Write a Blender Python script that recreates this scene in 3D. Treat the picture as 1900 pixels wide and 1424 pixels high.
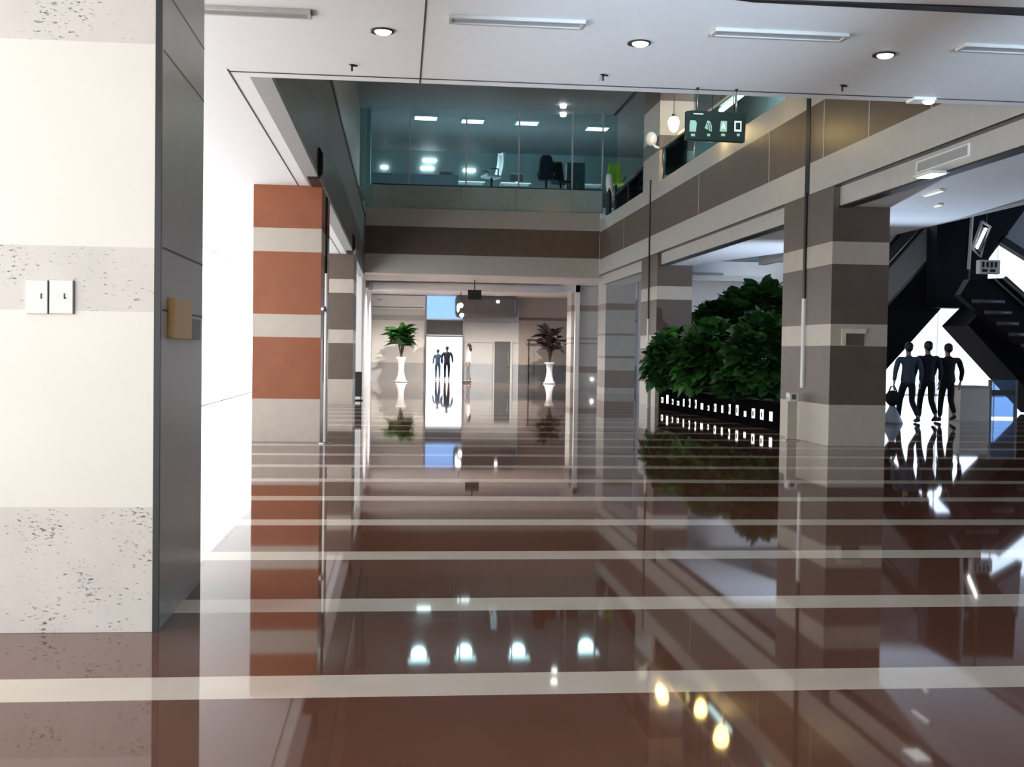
import bpy, bmesh, math, random
from mathutils import Vector, Matrix
sc = bpy.context.scene
for o in list(bpy.data.objects): bpy.data.objects.remove(o)

# ------------------------------------------------------------------ camera
F, PX, PY, EYE = 2100.0, 950.0, 712.0, 1.5
YAW, PITCH, ROLL = math.atan(.1), math.atan(57/2100.), .0148
RM = Matrix.Rotation(-YAW, 3, 'Z') @ Matrix.Rotation(math.pi/2-PITCH, 3, 'X') @ Matrix.Rotation(ROLL, 3, 'Z')
cam = bpy.data.cameras.new('camera'); camo = bpy.data.objects.new('camera', cam)
sc.collection.objects.link(camo); sc.camera = camo
cam.sensor_width = 36; cam.lens = F/1900*36; cam.clip_end = 400
camo.matrix_world = Matrix.Translation((0, 0, EYE)) @ RM.to_4x4()
def ray(px, py): return RM @ Vector(((px-PX)/F, -(py-PY)/F, -1))
def atY(px, py, Y):
    d = ray(px, py); return Vector((0, 0, EYE)) + d*(Y/d.y)
def atX(px, py, X):
    d = ray(px, py); return Vector((0, 0, EYE)) + d*(X/d.x)
def atZ(px, py, Z):
    d = ray(px, py); return Vector((0, 0, EYE)) + d*((Z-EYE)/d.z)

# ------------------------------------------------------------------ view, daylight
sc.view_settings.view_transform = 'Standard'; sc.view_settings.look = 'None'
sc.view_settings.exposure = 0.0; sc.view_settings.gamma = 1.0
W = bpy.data.worlds.new('daylight'); sc.world = W; W.use_nodes = True
nt = W.node_tree; nt.nodes.clear()
wo = nt.nodes.new('ShaderNodeOutputWorld'); bg = nt.nodes.new('ShaderNodeBackground')
tc = nt.nodes.new('ShaderNodeTexCoord'); sx = nt.nodes.new('ShaderNodeSeparateXYZ')
cr = nt.nodes.new('ShaderNodeValToRGB'); mr = nt.nodes.new('ShaderNodeMapRange')
mr.inputs['From Min'].default_value = -1; mr.inputs['From Max'].default_value = 1
cr.color_ramp.elements[0].position = .32; cr.color_ramp.elements[0].color = (1, .985, .965, 1)
cr.color_ramp.elements[1].position = .60; cr.color_ramp.elements[1].color = (.50, .57, .68, 1)
e3 = cr.color_ramp.elements.new(.88); e3.color = (.38, .50, .70, 1)
nt.links.new(tc.outputs['Generated'], sx.inputs[0]); nt.links.new(sx.outputs['X'], mr.inputs['Value'])
nt.links.new(mr.outputs[0], cr.inputs[0]); nt.links.new(cr.outputs[0], bg.inputs[0])
bg.inputs[1].default_value = 4.2
nt.links.new(bg.outputs[0], wo.inputs[0])

def area(name, loc, size, direction, power, color=(1, 1, 1), portal=False):
    l = bpy.data.lights.new(name, 'AREA'); l.shape = 'RECTANGLE'; l.size, l.size_y = size
    l.energy = power; l.color = color
    if portal: l.cycles.is_portal = True
    o = bpy.data.objects.new(name, l); sc.collection.objects.link(o); o.location = loc
    o.rotation_euler = Vector(direction).to_track_quat('-Z', 'Y').to_euler()
    return o
area('left_window_daylight', (-4.95, 19, 2.1), (4.1, 46), (1, 0, 0), 1, portal=True)
area('entrance_daylight', (-3.0, -3.95, 2.1), (4, 4.1), (0, 1, 0), 1, portal=True)
area('added_skylight_portal', (12.4, 37, 7.7), (4.2, 9), (0, 0, -1), 1, portal=True)
area('added_glazing_portal', (29.7, 32, 3.8), (7.5, 26), (-1, 0, 0), 1, portal=True)
def spot(name, loc, power, color, cone=150):
    l = bpy.data.lights.new(name, 'SPOT'); l.energy = power; l.color = color; l.spot_size = math.radians(cone); l.spot_blend = .6; l.shadow_soft_size = .05
    o = bpy.data.objects.new(name, l); sc.collection.objects.link(o); o.location = loc; return o
for x_ in (1.5, 5.5, 9.5, 13):       # unseen spots added behind the camera to brighten the front ceiling
    o_ = spot('ceiling_fill', (x_, -3.4, .9), 10500, (.60, .80, 1), 18); o_.data.spot_blend = 1
    o_.rotation_euler = Vector((.05, 1, math.tan(math.radians(15.5)))).to_track_quat('-Z', 'Y').to_euler()
for loc_, aim_ in (((8.9, 21.9, .35), (.1, -6.5, 3.7)), ((9.7, 25.5, .35), (-.7, 2, 3.7))):   # bluish fill without fixtures, added behind pillar and planter for the aisle ceiling
    o_ = spot('aisle_fill', loc_, 700, (.66, .80, 1), 105); o_.rotation_euler = Vector(aim_).to_track_quat('-Z', 'Y').to_euler()
for x_, y_ in ((-.2, 46.8), (4.4, 46.8), (-.2, 53.0), (3.6, 53.0), (6.3, 53.0)): spot('lobby_fill', (x_, y_, 4.2), 900, (1, .95, .88))  # fill without fixtures, added to brighten the back of the lobby
area('right_facade_daylight', (21, 44.9, 3.6), (16, 7), (0, -1, 0), 1, portal=True)

# ------------------------------------------------------------------ helpers
def mat(name, col, rough=.5, metal=0, emit=None, es=0, noise=.06, nscale=6, spec=.5, bump=0):
    m = bpy.data.materials.new(name); m.use_nodes = True
    n = m.node_tree; b = n.nodes['Principled BSDF']
    b.inputs['Roughness'].default_value = rough; b.inputs['Metallic'].default_value = metal
    b.inputs['Specular IOR Level'].default_value = spec
    if emit:
        b.inputs['Emission Color'].default_value = (*emit, 1); b.inputs['Emission Strength'].default_value = es
    t = n.nodes.new('ShaderNodeTexNoise'); t.inputs['Scale'].default_value = nscale; t.inputs['Detail'].default_value = 5
    tcn = n.nodes.new('ShaderNodeTexCoord'); n.links.new(tcn.outputs['Object'], t.inputs['Vector'])
    r = n.nodes.new('ShaderNodeValToRGB')
    r.color_ramp.elements[0].position = .3; r.color_ramp.elements[1].position = .7
    r.color_ramp.elements[0].color = (*[c*(1-noise) for c in col], 1)
    r.color_ramp.elements[1].color = (*[min(1, c*(1+noise)) for c in col], 1)
    n.links.new(t.outputs['Fac'], r.inputs[0]); n.links.new(r.outputs[0], b.inputs['Base Color'])
    if bump:
        bp = n.nodes.new('ShaderNodeBump'); bp.inputs['Strength'].default_value = bump
        n.links.new(t.outputs['Fac'], bp.inputs['Height']); n.links.new(bp.outputs[0], b.inputs['Normal'])
    return m
def glass(name, tint=(.8, .9, .9), refl=.12, dif=.0, dcol=(.5, .6, .6)):
    m = bpy.data.materials.new(name); m.use_nodes = True; n = m.node_tree; n.nodes.clear()
    out = n.nodes.new('ShaderNodeOutputMaterial'); tr = n.nodes.new('ShaderNodeBsdfTransparent')
    tr.inputs[0].default_value = (*tint, 1)
    gl = n.nodes.new('ShaderNodeBsdfGlossy'); gl.inputs['Roughness'].default_value = .02
    mx = n.nodes.new('ShaderNodeMixShader'); lw = n.nodes.new('ShaderNodeLayerWeight'); lw.inputs[0].default_value = refl or .1
    mx.inputs[0].default_value = .02
    if refl is not None: n.links.new(lw.outputs['Fresnel'], mx.inputs[0])
    n.links.new(tr.outputs[0], mx.inputs[1]); n.links.new(gl.outputs[0], mx.inputs[2])
    last = mx
    if dif:
        d = n.nodes.new('ShaderNodeBsdfDiffuse'); d.inputs[0].default_value = (*dcol, 1)
        m2 = n.nodes.new('ShaderNodeMixShader'); m2.inputs[0].default_value = dif
        n.links.new(mx.outputs[0], m2.inputs[1]); n.links.new(d.outputs[0], m2.inputs[2]); last = m2
    n.links.new(last.outputs[0], out.inputs[0])
    return m

class MB:
    def __init__(s): s.v = []; s.f = []; s.m = []; s.sm = []
    def face(s, idx, mi=0, sm=False): s.f.append(tuple(idx)); s.m.append(mi); s.sm.append(sm)
    def poly(s, pts, mi=0):
        b = len(s.v); s.v += [tuple(p) for p in pts]; s.face(range(b, b+len(pts)), mi)
    def box(s, x0, x1, y0, y1, z0, z1, mi=0):
        if x0 > x1: x0, x1 = x1, x0
        if y0 > y1: y0, y1 = y1, y0
        if z0 > z1: z0, z1 = z1, z0
        b = len(s.v)
        s.v += [(x0, y0, z0), (x1, y0, z0), (x1, y1, z0), (x0, y1, z0), (x0, y0, z1), (x1, y0, z1), (x1, y1, z1), (x0, y1, z1)]
        for q in ((3, 2, 1, 0), (4, 5, 6, 7), (0, 1, 5, 4), (1, 2, 6, 5), (2, 3, 7, 6), (3, 0, 4, 7)): s.face([b+i for i in q], mi)
        return s
    def prism(s, pts, d, mi=0):      # polygon pts (3D) extruded along vector d
        b = len(s.v); n = len(pts); d = Vector(d)
        s.v += [tuple(p) for p in pts] + [tuple(Vector(p)+d) for p in pts]
        s.face(list(range(b, b+n))[::-1], mi); s.face(range(b+n, b+2*n), mi)
        for i in range(n): j = (i+1) % n; s.face((b+i, b+j, b+n+j, b+n+i), mi)
        return s
    def tube(s, pts, r, n=10, mi=0, cap=True):
        pts = [Vector(p) for p in pts]; k = len(pts); rr = r if isinstance(r, (list, tuple)) else [r]*k
        b = len(s.v)
        for i, p in enumerate(pts):
            t = (pts[min(i+1, k-1)]-pts[max(i-1, 0)]).normalized()
            a = t.cross(Vector((0, 0, 1)) if abs(t.z) < .9 else Vector((1, 0, 0))).normalized(); c = t.cross(a)
            for j in range(n):
                w = 2*math.pi*j/n; s.v.append(tuple(p+(a*math.cos(w)+c*math.sin(w))*rr[i]))
        for i in range(k-1):
            for j in range(n):
                j2 = (j+1) % n; s.face((b+i*n+j, b+i*n+j2, b+(i+1)*n+j2, b+(i+1)*n+j), mi, True)
        if cap:
            s.face([b+j for j in range(n)], mi); s.face([b+(k-1)*n+j for j in range(n)][::-1], mi)
        return s
    def lathe(s, prof, c, n=20, mi=0):  # prof: list of (r,z)
        b = len(s.v); k = len(prof)
        for r, z in prof:
            for j in range(n): w = 2*math.pi*j/n; s.v.append((c[0]+r*math.cos(w), c[1]+r*math.sin(w), c[2]+z))
        for i in range(k-1):
            for j in range(n): j2 = (j+1) % n; s.face((b+i*n+j, b+i*n+j2, b+(i+1)*n+j2, b+(i+1)*n+j), mi, True)
        s.face([b+j for j in range(n)][::-1], mi); s.face([b+(k-1)*n+j for j in range(n)], mi)
        return s
    def ball(s, c, r, mi=0, n=14, k=9):
        rx, ry, rz = r if isinstance(r, (tuple, list)) else (r, r, r)
        b = len(s.v)
        for i in range(k+1):
            u = math.pi*i/k
            for j in range(n):
                w = 2*math.pi*j/n; s.v.append((c[0]+rx*math.sin(u)*math.cos(w), c[1]+ry*math.sin(u)*math.sin(w), c[2]-rz*math.cos(u)))
        for i in range(k):
            for j in range(n): j2 = (j+1) % n; s.face((b+i*n+j, b+i*n+j2, b+(i+1)*n+j2, b+(i+1)*n+j), mi, True)
        return s
    def build(s, name, m, parent=None, bevel=0, origin=None):
        me = bpy.data.meshes.new(name); o = bpy.data.objects.new(name, me); sc.collection.objects.link(o)
        if parent is not None:
            o.parent = parent; org = Vector(root(parent)['_o'])
        else:
            if origin is None:
                xs, ys, zs = zip(*s.v); org = Vector(((min(xs)+max(xs))/2, (min(ys)+max(ys))/2, min(zs)))
            else: org = Vector(origin)
            o.location = org; o['_o'] = tuple(org)
        me.from_pydata([tuple(Vector(p)-org) for p in s.v], [], s.f)
        for mm in (m if isinstance(m, (list, tuple)) else [m]): me.materials.append(mm)
        me.polygons.foreach_set('material_index', s.m); me.polygons.foreach_set('use_smooth', s.sm)
        bm = bmesh.new(); bm.from_mesh(me); bmesh.ops.remove_doubles(bm, verts=bm.verts, dist=1e-6)
        bmesh.ops.recalc_face_normals(bm, faces=bm.faces); bm.to_mesh(me); bm.free()
        if bevel:
            bv = o.modifiers.new('bevel', 'BEVEL'); bv.width = bevel; bv.segments = 2; bv.limit_method = 'ANGLE'
        return o
def root(o):
    while o.parent is not None: o = o.parent
    return o
def tag(o, label=None, cat=None, group=None, kind=None):
    if label: o['label'] = label
    if cat: o['category'] = cat
    if group: o['group'] = group
    if kind: o['kind'] = kind
    return o
def thing(name, loc, label, cat, group=None):
    o = bpy.data.objects.new(name, None); sc.collection.objects.link(o); o.location = loc; o['_o'] = tuple(loc)
    o.empty_display_size = .1
    return tag(o, label, cat, group)
def struct(o, label=None): return tag(o, label, kind='structure')
def copy_tree(o, parent=None):
    c = o.copy(); sc.collection.objects.link(c)
    if parent is not None: c.parent = parent
    for ch in list(o.children): copy_tree(ch, c)
    return c
def moved(o, d, label, group=None):
    c = copy_tree(o); c.location = Vector(o.location)+Vector(d); c['_o'] = tuple(c.location)
    return tag(c, label, None, group)

# ------------------------------------------------------------------ materials
M = {}
M['white'] = mat('white_paint', (.80, .80, .80), .55, noise=.02)
M['ceil'] = mat('ceiling_paint', (.85, .875, .91), .6, noise=.015)
M['grey'] = mat('grey_paint', (.36, .37, .38), .6, noise=.04)
M['dgrey'] = mat('dark_grey_panel', (.10, .10, .10), .35, noise=.06)
M['black'] = mat('black_metal', (.012, .012, .014), .35)
M['gloss_black'] = mat('black_cladding', (.008, .008, .012), .5, spec=.15)
M['brown'] = mat('brown_stone', (.128, .095, .078), .4, noise=.08, nscale=3)
M['brown_lit'] = mat('brown_stone_lit', (.32, .115, .062), .25, noise=.08, nscale=3, spec=.2)  # brown stone again, strong light on the left pillar put into the colour
M['beige'] = mat('beige_stone', (.52, .47, .41), .3, noise=.05, nscale=5)
M['cream'] = mat('cream_panel', (.80, .77, .71), .35, noise=.015, nscale=2)
M['taupe'] = mat('taupe_panel', (.30, .25, .215), .4, noise=.05)
M['lightgrey'] = mat('light_grey_panel', (.50, .49, .47), .4, noise=.04)
M['steel'] = mat('brushed_steel', (.45, .45, .45), .3, 1, noise=.05, nscale=20)
M['greymetal'] = mat('grey_lacquered_metal', (.44, .43, .41), .3, .15, noise=.03)
M['matt_black'] = mat('matt_black_paint', (.004, .004, .005), .7, spec=0)
M['slategrey'] = mat('slate_grey_panel', (.15, .165, .17), .5)
M['charcoal'] = mat('charcoal_panel', (.05, .049, .047), .4)
M['groove'] = mat('dark_joint', (.03, .03, .03), .6)
M['dark_green'] = mat('dark_green_plastic', (.006, .02, .014), .3)
M['leaf'] = mat('leaf_green', (.032, .125, .021), .42, noise=.5, nscale=2.5)
M['leaf2'] = mat('leaf_dark_green', (.017, .070, .018), .45, noise=.4, nscale=3)
M['dry'] = mat('dark_dry_leaf', (.05, .035, .028), .6, noise=.4)
M['stem'] = mat('stem_bark', (.10, .07, .04), .8, noise=.3)
M['ceramic'] = mat('white_ceramic', (.78, .77, .74), .15, noise=.02)
M['skin'] = mat('skin', (.42, .26, .18), .55)
M['hair'] = mat('black_hair', (.008, .007, .008), .45, noise=.3, nscale=40)
M['navy'] = mat('navy_cloth', (.010, .012, .028), .8, noise=.2, nscale=20)
M['blackcloth'] = mat('black_cloth', (.007, .007, .010), .85, noise=.2, nscale=20)
M['slate'] = mat('slate_blue_cloth', (.055, .085, .13), .8, noise=.2, nscale=20)
M['whitecloth'] = mat('white_cloth', (.75, .75, .77), .8, noise=.05, nscale=15)
M['greycloth'] = mat('grey_cloth', (.22, .22, .24), .8, noise=.1, nscale=15)
M['lime'] = mat('lime_plastic', (.42, .72, .08), .4, noise=.05)
M['yellow'] = mat('amber_plastic', (.62, .40, .15), .35, noise=.06)
M['teal'] = mat('teal_panel', (.26, .42, .44), .4, noise=.05)
M['officewall'] = mat('pale_teal_wall', (.42, .55, .56), .5, noise=.03)
M['lampwhite'] = mat('lamp_diffuser', (.9, .9, .9), .5, emit=(1, 1, 1), es=6)
M['lampsoft'] = mat('soft_lamp_diffuser', (.9, .9, .9), .5, emit=(1, 1, 1), es=1.6)
M['lampcool'] = mat('cool_lamp_diffuser', (.9, .95, .95), .5, emit=(.75, .97, 1), es=4)
M['lampwarm'] = mat('warm_lamp_glass', (.9, .7, .3), .4, emit=(1, .70, .24), es=16)
M['slotglow'] = mat('slot_glow', (.9, .9, .85), .4, emit=(1, .98, .92), es=1.3)  # glow standing in for bright floor seen through planter gaps
M['picto'] = mat('lit_sign_face', (.3, .5, .36), .5, emit=(.30, .55, .36), es=.14)
M['pictow'] = mat('lit_sign_white', (.7, .8, .7), .5, emit=(.75, .9, .75), es=.3)
M['glass'] = glass('clear_glass', (.90, .95, .95), .12)
M['winglass'] = glass('window_glass', (.98, .99, .99), None)
M['tealglass'] = glass('teal_glass', (.62, .78, .80), .03)
M['frost'] = mat('grey_teal_glass_panel', (.40, .50, .48), .15)
M['blueglass'] = glass('blue_glass', (.55, .72, .95), .15, .35, (.35, .5, .72))

# travertine with dark pits
def travertine():
    m = mat('speckled_travertine', (.66, .62, .58), .4, noise=.05, nscale=4)
    n = m.node_tree; b = n.nodes['Principled BSDF']; src = b.inputs['Base Color'].links[0].from_socket
    tcn = n.nodes.new('ShaderNodeTexCoord'); mp = n.nodes.new('ShaderNodeMapping'); mp.inputs['Scale'].default_value = (1, 1, 3.2)
    n.links.new(tcn.outputs['Object'], mp.inputs[0])
    t = n.nodes.new('ShaderNodeTexNoise'); t.inputs['Scale'].default_value = 26; t.inputs['Detail'].default_value = 6; t.inputs['Roughness'].default_value = .7
    n.links.new(mp.outputs[0], t.inputs['Vector'])
    t2 = n.nodes.new('ShaderNodeTexNoise'); t2.inputs['Scale'].default_value = 3; n.links.new(tcn.outputs['Object'], t2.inputs['Vector'])
    ad = n.nodes.new('ShaderNodeMath'); ad.operation = 'MULTIPLY_ADD'; ad.inputs[1].default_value = .35
    n.links.new(t2.outputs['Fac'], ad.inputs[0]); n.links.new(t.outputs['Fac'], ad.inputs[2])
    r = n.nodes.new('ShaderNodeValToRGB'); r.color_ramp.elements[0].position = .79; r.color_ramp.elements[1].position = .825
    r.color_ramp.elements[0].color = (0, 0, 0, 1); r.color_ramp.elements[1].color = (1, 1, 1, 1)
    n.links.new(ad.outputs[0], r.inputs[0])
    mx = n.nodes.new('ShaderNodeMixRGB'); mx.inputs[2].default_value = (.12, .10, .09, 1)
    n.links.new(r.outputs[0], mx.inputs[0]); n.links.new(src, mx.inputs[1]); n.links.new(mx.outputs[0], b.inputs['Base Color'])
    return m
M['trav'] = travertine()

# polished red-brown stone floor with pale inlaid cross bands every 1.62 m
def floor_mat():
    m = mat('polished_floor', (.118, .050, .032), .035, noise=.10, nscale=.8)
    m.node_tree.nodes['Principled BSDF'].inputs['IOR'].default_value = 1.52
    n = m.node_tree; b = n.nodes['Principled BSDF']; src = b.inputs['Base Color'].links[0].from_socket
    g = n.nodes.new('ShaderNodeNewGeometry'); s = n.nodes.new('ShaderNodeSeparateXYZ'); n.links.new(g.outputs['Position'], s.inputs[0])
    def mth(op, a, bb, lnk=None):
        q = n.nodes.new('ShaderNodeMath'); q.operation = op
        n.links.new(a, q.inputs[0])
        if bb is not None: q.inputs[1].default_value = bb
        return q.outputs[0]
    y = mth('SUBTRACT', s.outputs['Y'], 4.90-1.62*20); y = mth('DIVIDE', y, 1.62); y = mth('FRACT', y, None); y = mth('LESS_THAN', y, .34/1.62)
    t = n.nodes.new('ShaderNodeTexNoise'); t.inputs['Scale'].default_value = 3; n.links.new(g.outputs['Position'], t.inputs['Vector'])
    r = n.nodes.new('ShaderNodeValToRGB'); r.color_ramp.elements[0].color = (.50, .43, .36, 1); r.color_ramp.elements[1].color = (.60, .53, .46, 1)
    n.links.new(t.outputs['Fac'], r.inputs[0])
    mx = n.nodes.new('ShaderNodeMixRGB'); n.links.new(y, mx.inputs[0]); n.links.new(src, mx.inputs[1]); n.links.new(r.outputs[0], mx.inputs[2])
    n.links.new(mx.outputs[0], b.inputs['Base Color'])
    return m
M['floor'] = floor_mat()

# ------------------------------------------------------------------ setting
XL, XR = -1.27, 7.24                    # inner faces of the two pillar rows
YO, YM, YB = 11.3, 41.0, 57.0           # ceiling opening, mezzanine front, back wall
ZC = 4.15
b = MB(); b.box(-5.2, 30, -4.2, 62, -.2, 0); struct(b.build('floor', M['floor']), 'polished red brown stone floor with pale cross bands')
# front ceiling (three slabs round the opening)
c = MB(); c.box(-5.2, 14, -4.2, YO, ZC, ZC+.25); c.box(-5.2, -1.48, YO, YM, ZC, ZC+.25)
struct(c.build('ceiling', M['ceil']), 'smooth white front ceiling around the atrium opening')
# joints in the ceiling
p = atZ(785, 0, ZC); q = atZ(780, 140, ZC)
b = MB(); b.box(q.x-.006, q.x+.006, -4, YO-.02, ZC-.004, ZC+.002); struct(b.build('trim_1', M['groove']), 'thin joint running across the white ceiling')
a = atZ(425, 133, ZC)
b = MB(); b.box(a.x-.006, a.x+.006, a.y-.1, YM, ZC-.006, ZC+.001); b.box(a.x, 14, a.y-.03, a.y-.012, ZC-.006, ZC+.001)
struct(b.build('trim_2', M['groove']), 'dark shadow joint framing the ceiling opening')
p = atZ(1400, 0, ZC); q = atZ(1900, 12, ZC); q2 = atZ(1900, 27, ZC)
b = MB(); b.prism([(p.x, p.y+.02, ZC-.012), (q2.x+.6, q2.y+.0, ZC-.012), (q.x+.6, q.y+.0, ZC-.012), (p.x-.2, p.y-.03, ZC-.012)], (0, 0, .014))
struct(b.build('trim_3', M['black']), 'black slot in the ceiling at the upper right')

# stone banding shared by all pillars: heights of the joints
def pillar(x0, x1, y0, y1, top, stone, beige, label, bands=None, joints=True):
    bands = bands or [(0, .70, 1), (.70, 1.70, 0), (1.70, 2.07, 1), (2.07, 3.08, 0), (3.08, 3.46, 1), (3.46, 4.45, 0)]
    m = MB()
    for z0, z1, k in bands:
        z1 = min(z1, top)
        if z0 >= top: break
        m.box(x0, x1, y0, y1, z0, z1, k)
    o = m.build('pillar', [stone, beige], bevel=.004); struct(o, label)
    return o
up = [(4.45, 4.9, 1), (4.9, 5.9, 0), (5.9, 7.3, 1), (7.3, 7.72, 0), (7.72, 8.69, 1), (8.69, 9.5, 0), (9.5, 10.3, 1)]
base_b = [(0, .70, 1), (.70, 1.70, 0), (1.70, 2.07, 1), (2.07, 3.08, 0), (3.08, 3.46, 1), (3.46, 4.45, 0)]
# near white pillar with travertine bands
m0 = MB()
for z0, z1, k in ((0, .66, 1), (.66, 1.685, 0), (1.685, 2.02, 1), (2.02, 3.075, 0), (3.075, ZC, 1)):
    m0.box(-2.5, -1.275, 6.08, 7.38, z0, z1, k)
near = m0.build('pillar', [M['cream'], M['trav']], bevel=.003); struct(near, 'near white pillar with speckled travertine bands at the left edge')
mm = MB(); mm.box(-1.275, -1.255, 6.14, 7.40, 0, ZC); s0 = mm.build('side_cladding', M['greymetal'], near); s0['label'] = 'grey lacquered metal side of the pillar'
mm = MB(); mm.box(-1.277, -1.245, 6.075, 6.10, 0, ZC); mm.box(-1.277, -1.249, 6.10, 6.14, 0, ZC, 1); mm.build('corner_trim', [M['black'], M['greymetal']], near)
mm = MB()
for z in (1.70, 2.03, 3.07, 3.4): mm.box(-1.256, -1.2535, 6.14, 7.40, z-.006, z+.006)
mm.build('joint', M['black'], near)
P1 = pillar(-2.36, XL, 18.6, 20.6, ZC, M['brown_lit'], M['beige'], 'brightly lit brown and beige banded pillar left of the lobby')
P2 = pillar(-2.36, XL, 31.5, 33.5, ZC, M['brown'], M['beige'], 'brown banded pillar behind the brightly lit one')
PA = pillar(XR, 8.24, 18.5, 20.95, 4.395, M['brown'], M['beige'], 'brown and beige banded pillar with white notice frame')
PB = pillar(XR+.01, 8.27, 31.6, 33.7, 10.3, M['brown'], M['beige'], 'brown and beige banded pillar left of the foliage', base_b+up)
PC = pillar(7.62, 8.75, 41.6, 43.2, 4.29, M['taupe'], M['lightgrey'], 'pale grey banded pillar with dark ledges', [(0, .25, 1), (.25, .9, 0), (.9, 1.35, 1), (1.35, 1.44, 0), (1.44, 2.2, 1), (2.2, 2.28, 0), (2.28, 3.15, 1), (3.15, 3.4, 0), (3.4, 4.3, 1)])
PD = pillar(7.03, 8.32, 46.2, 47.4, 4.29, M['taupe'], M['lightgrey'], 'pale grey pillar with two small spotlights', [(0, .72, 1), (.72, .98, 0), (.98, 1.9, 1), (1.9, 1.96, 0), (1.96, 2.1, 1), (2.1, 2.16, 0), (2.16, 3.25, 1), (3.25, 3.5, 0), (3.5, 4.3, 1)])
# centre channels on the pillars' side faces
for po, xf, y, zt, s in ((PA, XR, 19.75, 4.45, -1), (PB, XR+.01, 32.6, 6.6, -1), (P1, XL, 19.6, 4.1, 1)):
    mm = MB(); mm.box(xf, xf+s*.03, y-.05, y+.05, 2.55, zt); mm.build('channel', M['black'], po)
    mm = MB(); mm.box(xf, xf+s*.035, y-.06, y+.06, .95, 2.55); k = mm.build('corner_guard', M['white'], po); k['label'] = 'white strip below the black channel'

# fascia beams round the opening
def fascia(name, x0, x1, y0, y1, label, bands, parts=True):
    m = MB()
    for z0, z1, k in bands: m.box(x0, x1, y0, y1, z0, z1, k)
    o = m.build(name, [M['brown'], M['lightgrey'], M['charcoal'], M['grey'], M['slategrey']], bevel=.003); return struct(o, label)
FB = [(4.15, 4.40, 2), (4.40, 4.95, 1), (4.95, 5.95, 0), (5.95, 6.40, 1)]
fr = fascia('beam', XR, XR+.30, YO, YM, 'brown and grey banded gallery edge on the right', [(4.40, 4.95, 1), (4.95, 5.95, 0), (5.95, 6.40, 1)])
mm = MB()
for y in (15.0, 17.1, 19.0, 21.9, 27.2, 36.5): mm.box(XR-.006, XR, y-.012, y+.012, 4.95, 5.95)
mm.build('joint', M['lightgrey'], fr)
mm = MB(); mm.box(XR-.012, XR+.001, 19.64, 19.84, 4.40, 6.42); mm.box(XR-.012, XR+.001, 32.52, 32.66, 4.40, 6.42); mm.build('channel', M['black'], fr)
fl = fascia('beam', -1.478, XL, YO, YM, 'dark gallery edge on the left of the opening', [(4.15, 4.22, 3), (4.22, 5.15, 2), (5.15, 6.25, 4)])
mm = MB(); mm.box(XL-.02, XL+.03, YO+.2, YM, 6.25, 6.34); mm.build('top_rail', M['black'], fl)
for y0_ in (17.6, 30.4):
    mm = MB(); mm.prism([(-1.44, y0_, 4.12), (-1.25, y0_, 4.12), (-1.19, y0_, 4.2), (-1.19, y0_, 4.5), (-1.24, y0_, 4.6), (-1.44, y0_, 4.6)], (0, .95, 0)); mm.build('end_cap', M['black'], fl, bevel=.02)
mz = fascia('beam', XL, XR, YM, YM+.35, 'dark banded front of the mezzanine', [(4.30, 4.99, 1), (4.99, 5.99, 0), (5.99, 6.64, 1)])
# pale bulkheads below the right gallery, between pillars
b = MB(); b.box(XR+.12, XR+.3, YO-.0, 18.5, 4.05, 4.40); b.box(XR+.12, XR+.3, 20.95, 31.6, 4.05, 4.40); b.box(XR+.12, XR+.3, 33.7, 41, 4.05, 4.40)
b.box(XR+.005, XR+.3, YO, 41, 4.378, 4.40, 1); b.box(XR+.10, XR+.302, YO, 18.5, 4.03, 4.055, 1); b.box(XR+.10, XR+.302, 20.95, 31.6, 4.03, 4.055, 1)
bulk = struct(b.build('beam', [M['lightgrey'], M['black']]), 'pale bulkhead under the right gallery')
# right aisle ceiling with a curved free edge
edge = [(7.545, YO), (9.75, YO), (9.8, 17), (10.1, 20), (10.15, 22.7), (9.9, 25), (9.3, 27.4), (8.75, 29.3), (8.35, 31.2), (8.3, 41.3), (7.545, 41.3)]
b = MB(); b.prism([(x, y, 4.055) for x, y in edge], (0, 0, .35)); struct(b.build('ceiling', M['ceil']), 'low white ceiling of the right aisle with curved edge')
b = MB(); b.box(XL-2, 14, YM+.352, YB+.2, 4.3, 4.5); struct(b.build('ceiling', M['white']), 'white ceiling under the mezzanine')
# upper gallery floors, walls and roof
b = MB(); b.box(XR+.3, 10, YO+.0, 31, 6.1, 6.3); b.box(XR+.3, 10, 31, 41, 6.1, 6.3); struct(b.build('floor', M['grey']), 'upper gallery floor on the right')
b = MB(); b.box(10, 10.2, YO, 31, 4.06, 10.3); b.box(10, 10.2, 31, 41, 6.1, 10.3); struct(b.build('wall_right', M['grey']), 'grey upper gallery wall on the right')
b = MB(); b.box(XL-.9, XL-.25, YO, YM+9, 4.4, 10.3, 0); struct(b.build('wall_left', M['lightgrey']), 'grey upper wall on the left of the atrium')
b = MB(); b.box(-3, 12, YO-.35, YO-.05, ZC+.25, 10.5); struct(b.build('wall_front', M['grey']), 'upper wall above the front ceiling edge')
b = MB(); b.box(-3, 12, YO-.3, 52, 10.3, 10.5); struct(b.build('ceiling', M['grey']), 'high grey ceiling above the atrium')
e0, e1 = atZ(1180, 170, 10.3), atZ(1140, 215, 10.3)
b = MB(); b.box(7.72, 7.84, 20, 41.3, 10.285, 10.305); struct(b.build('trim_4', M['black']), 'dark slot in the high atrium ceiling')
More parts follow.
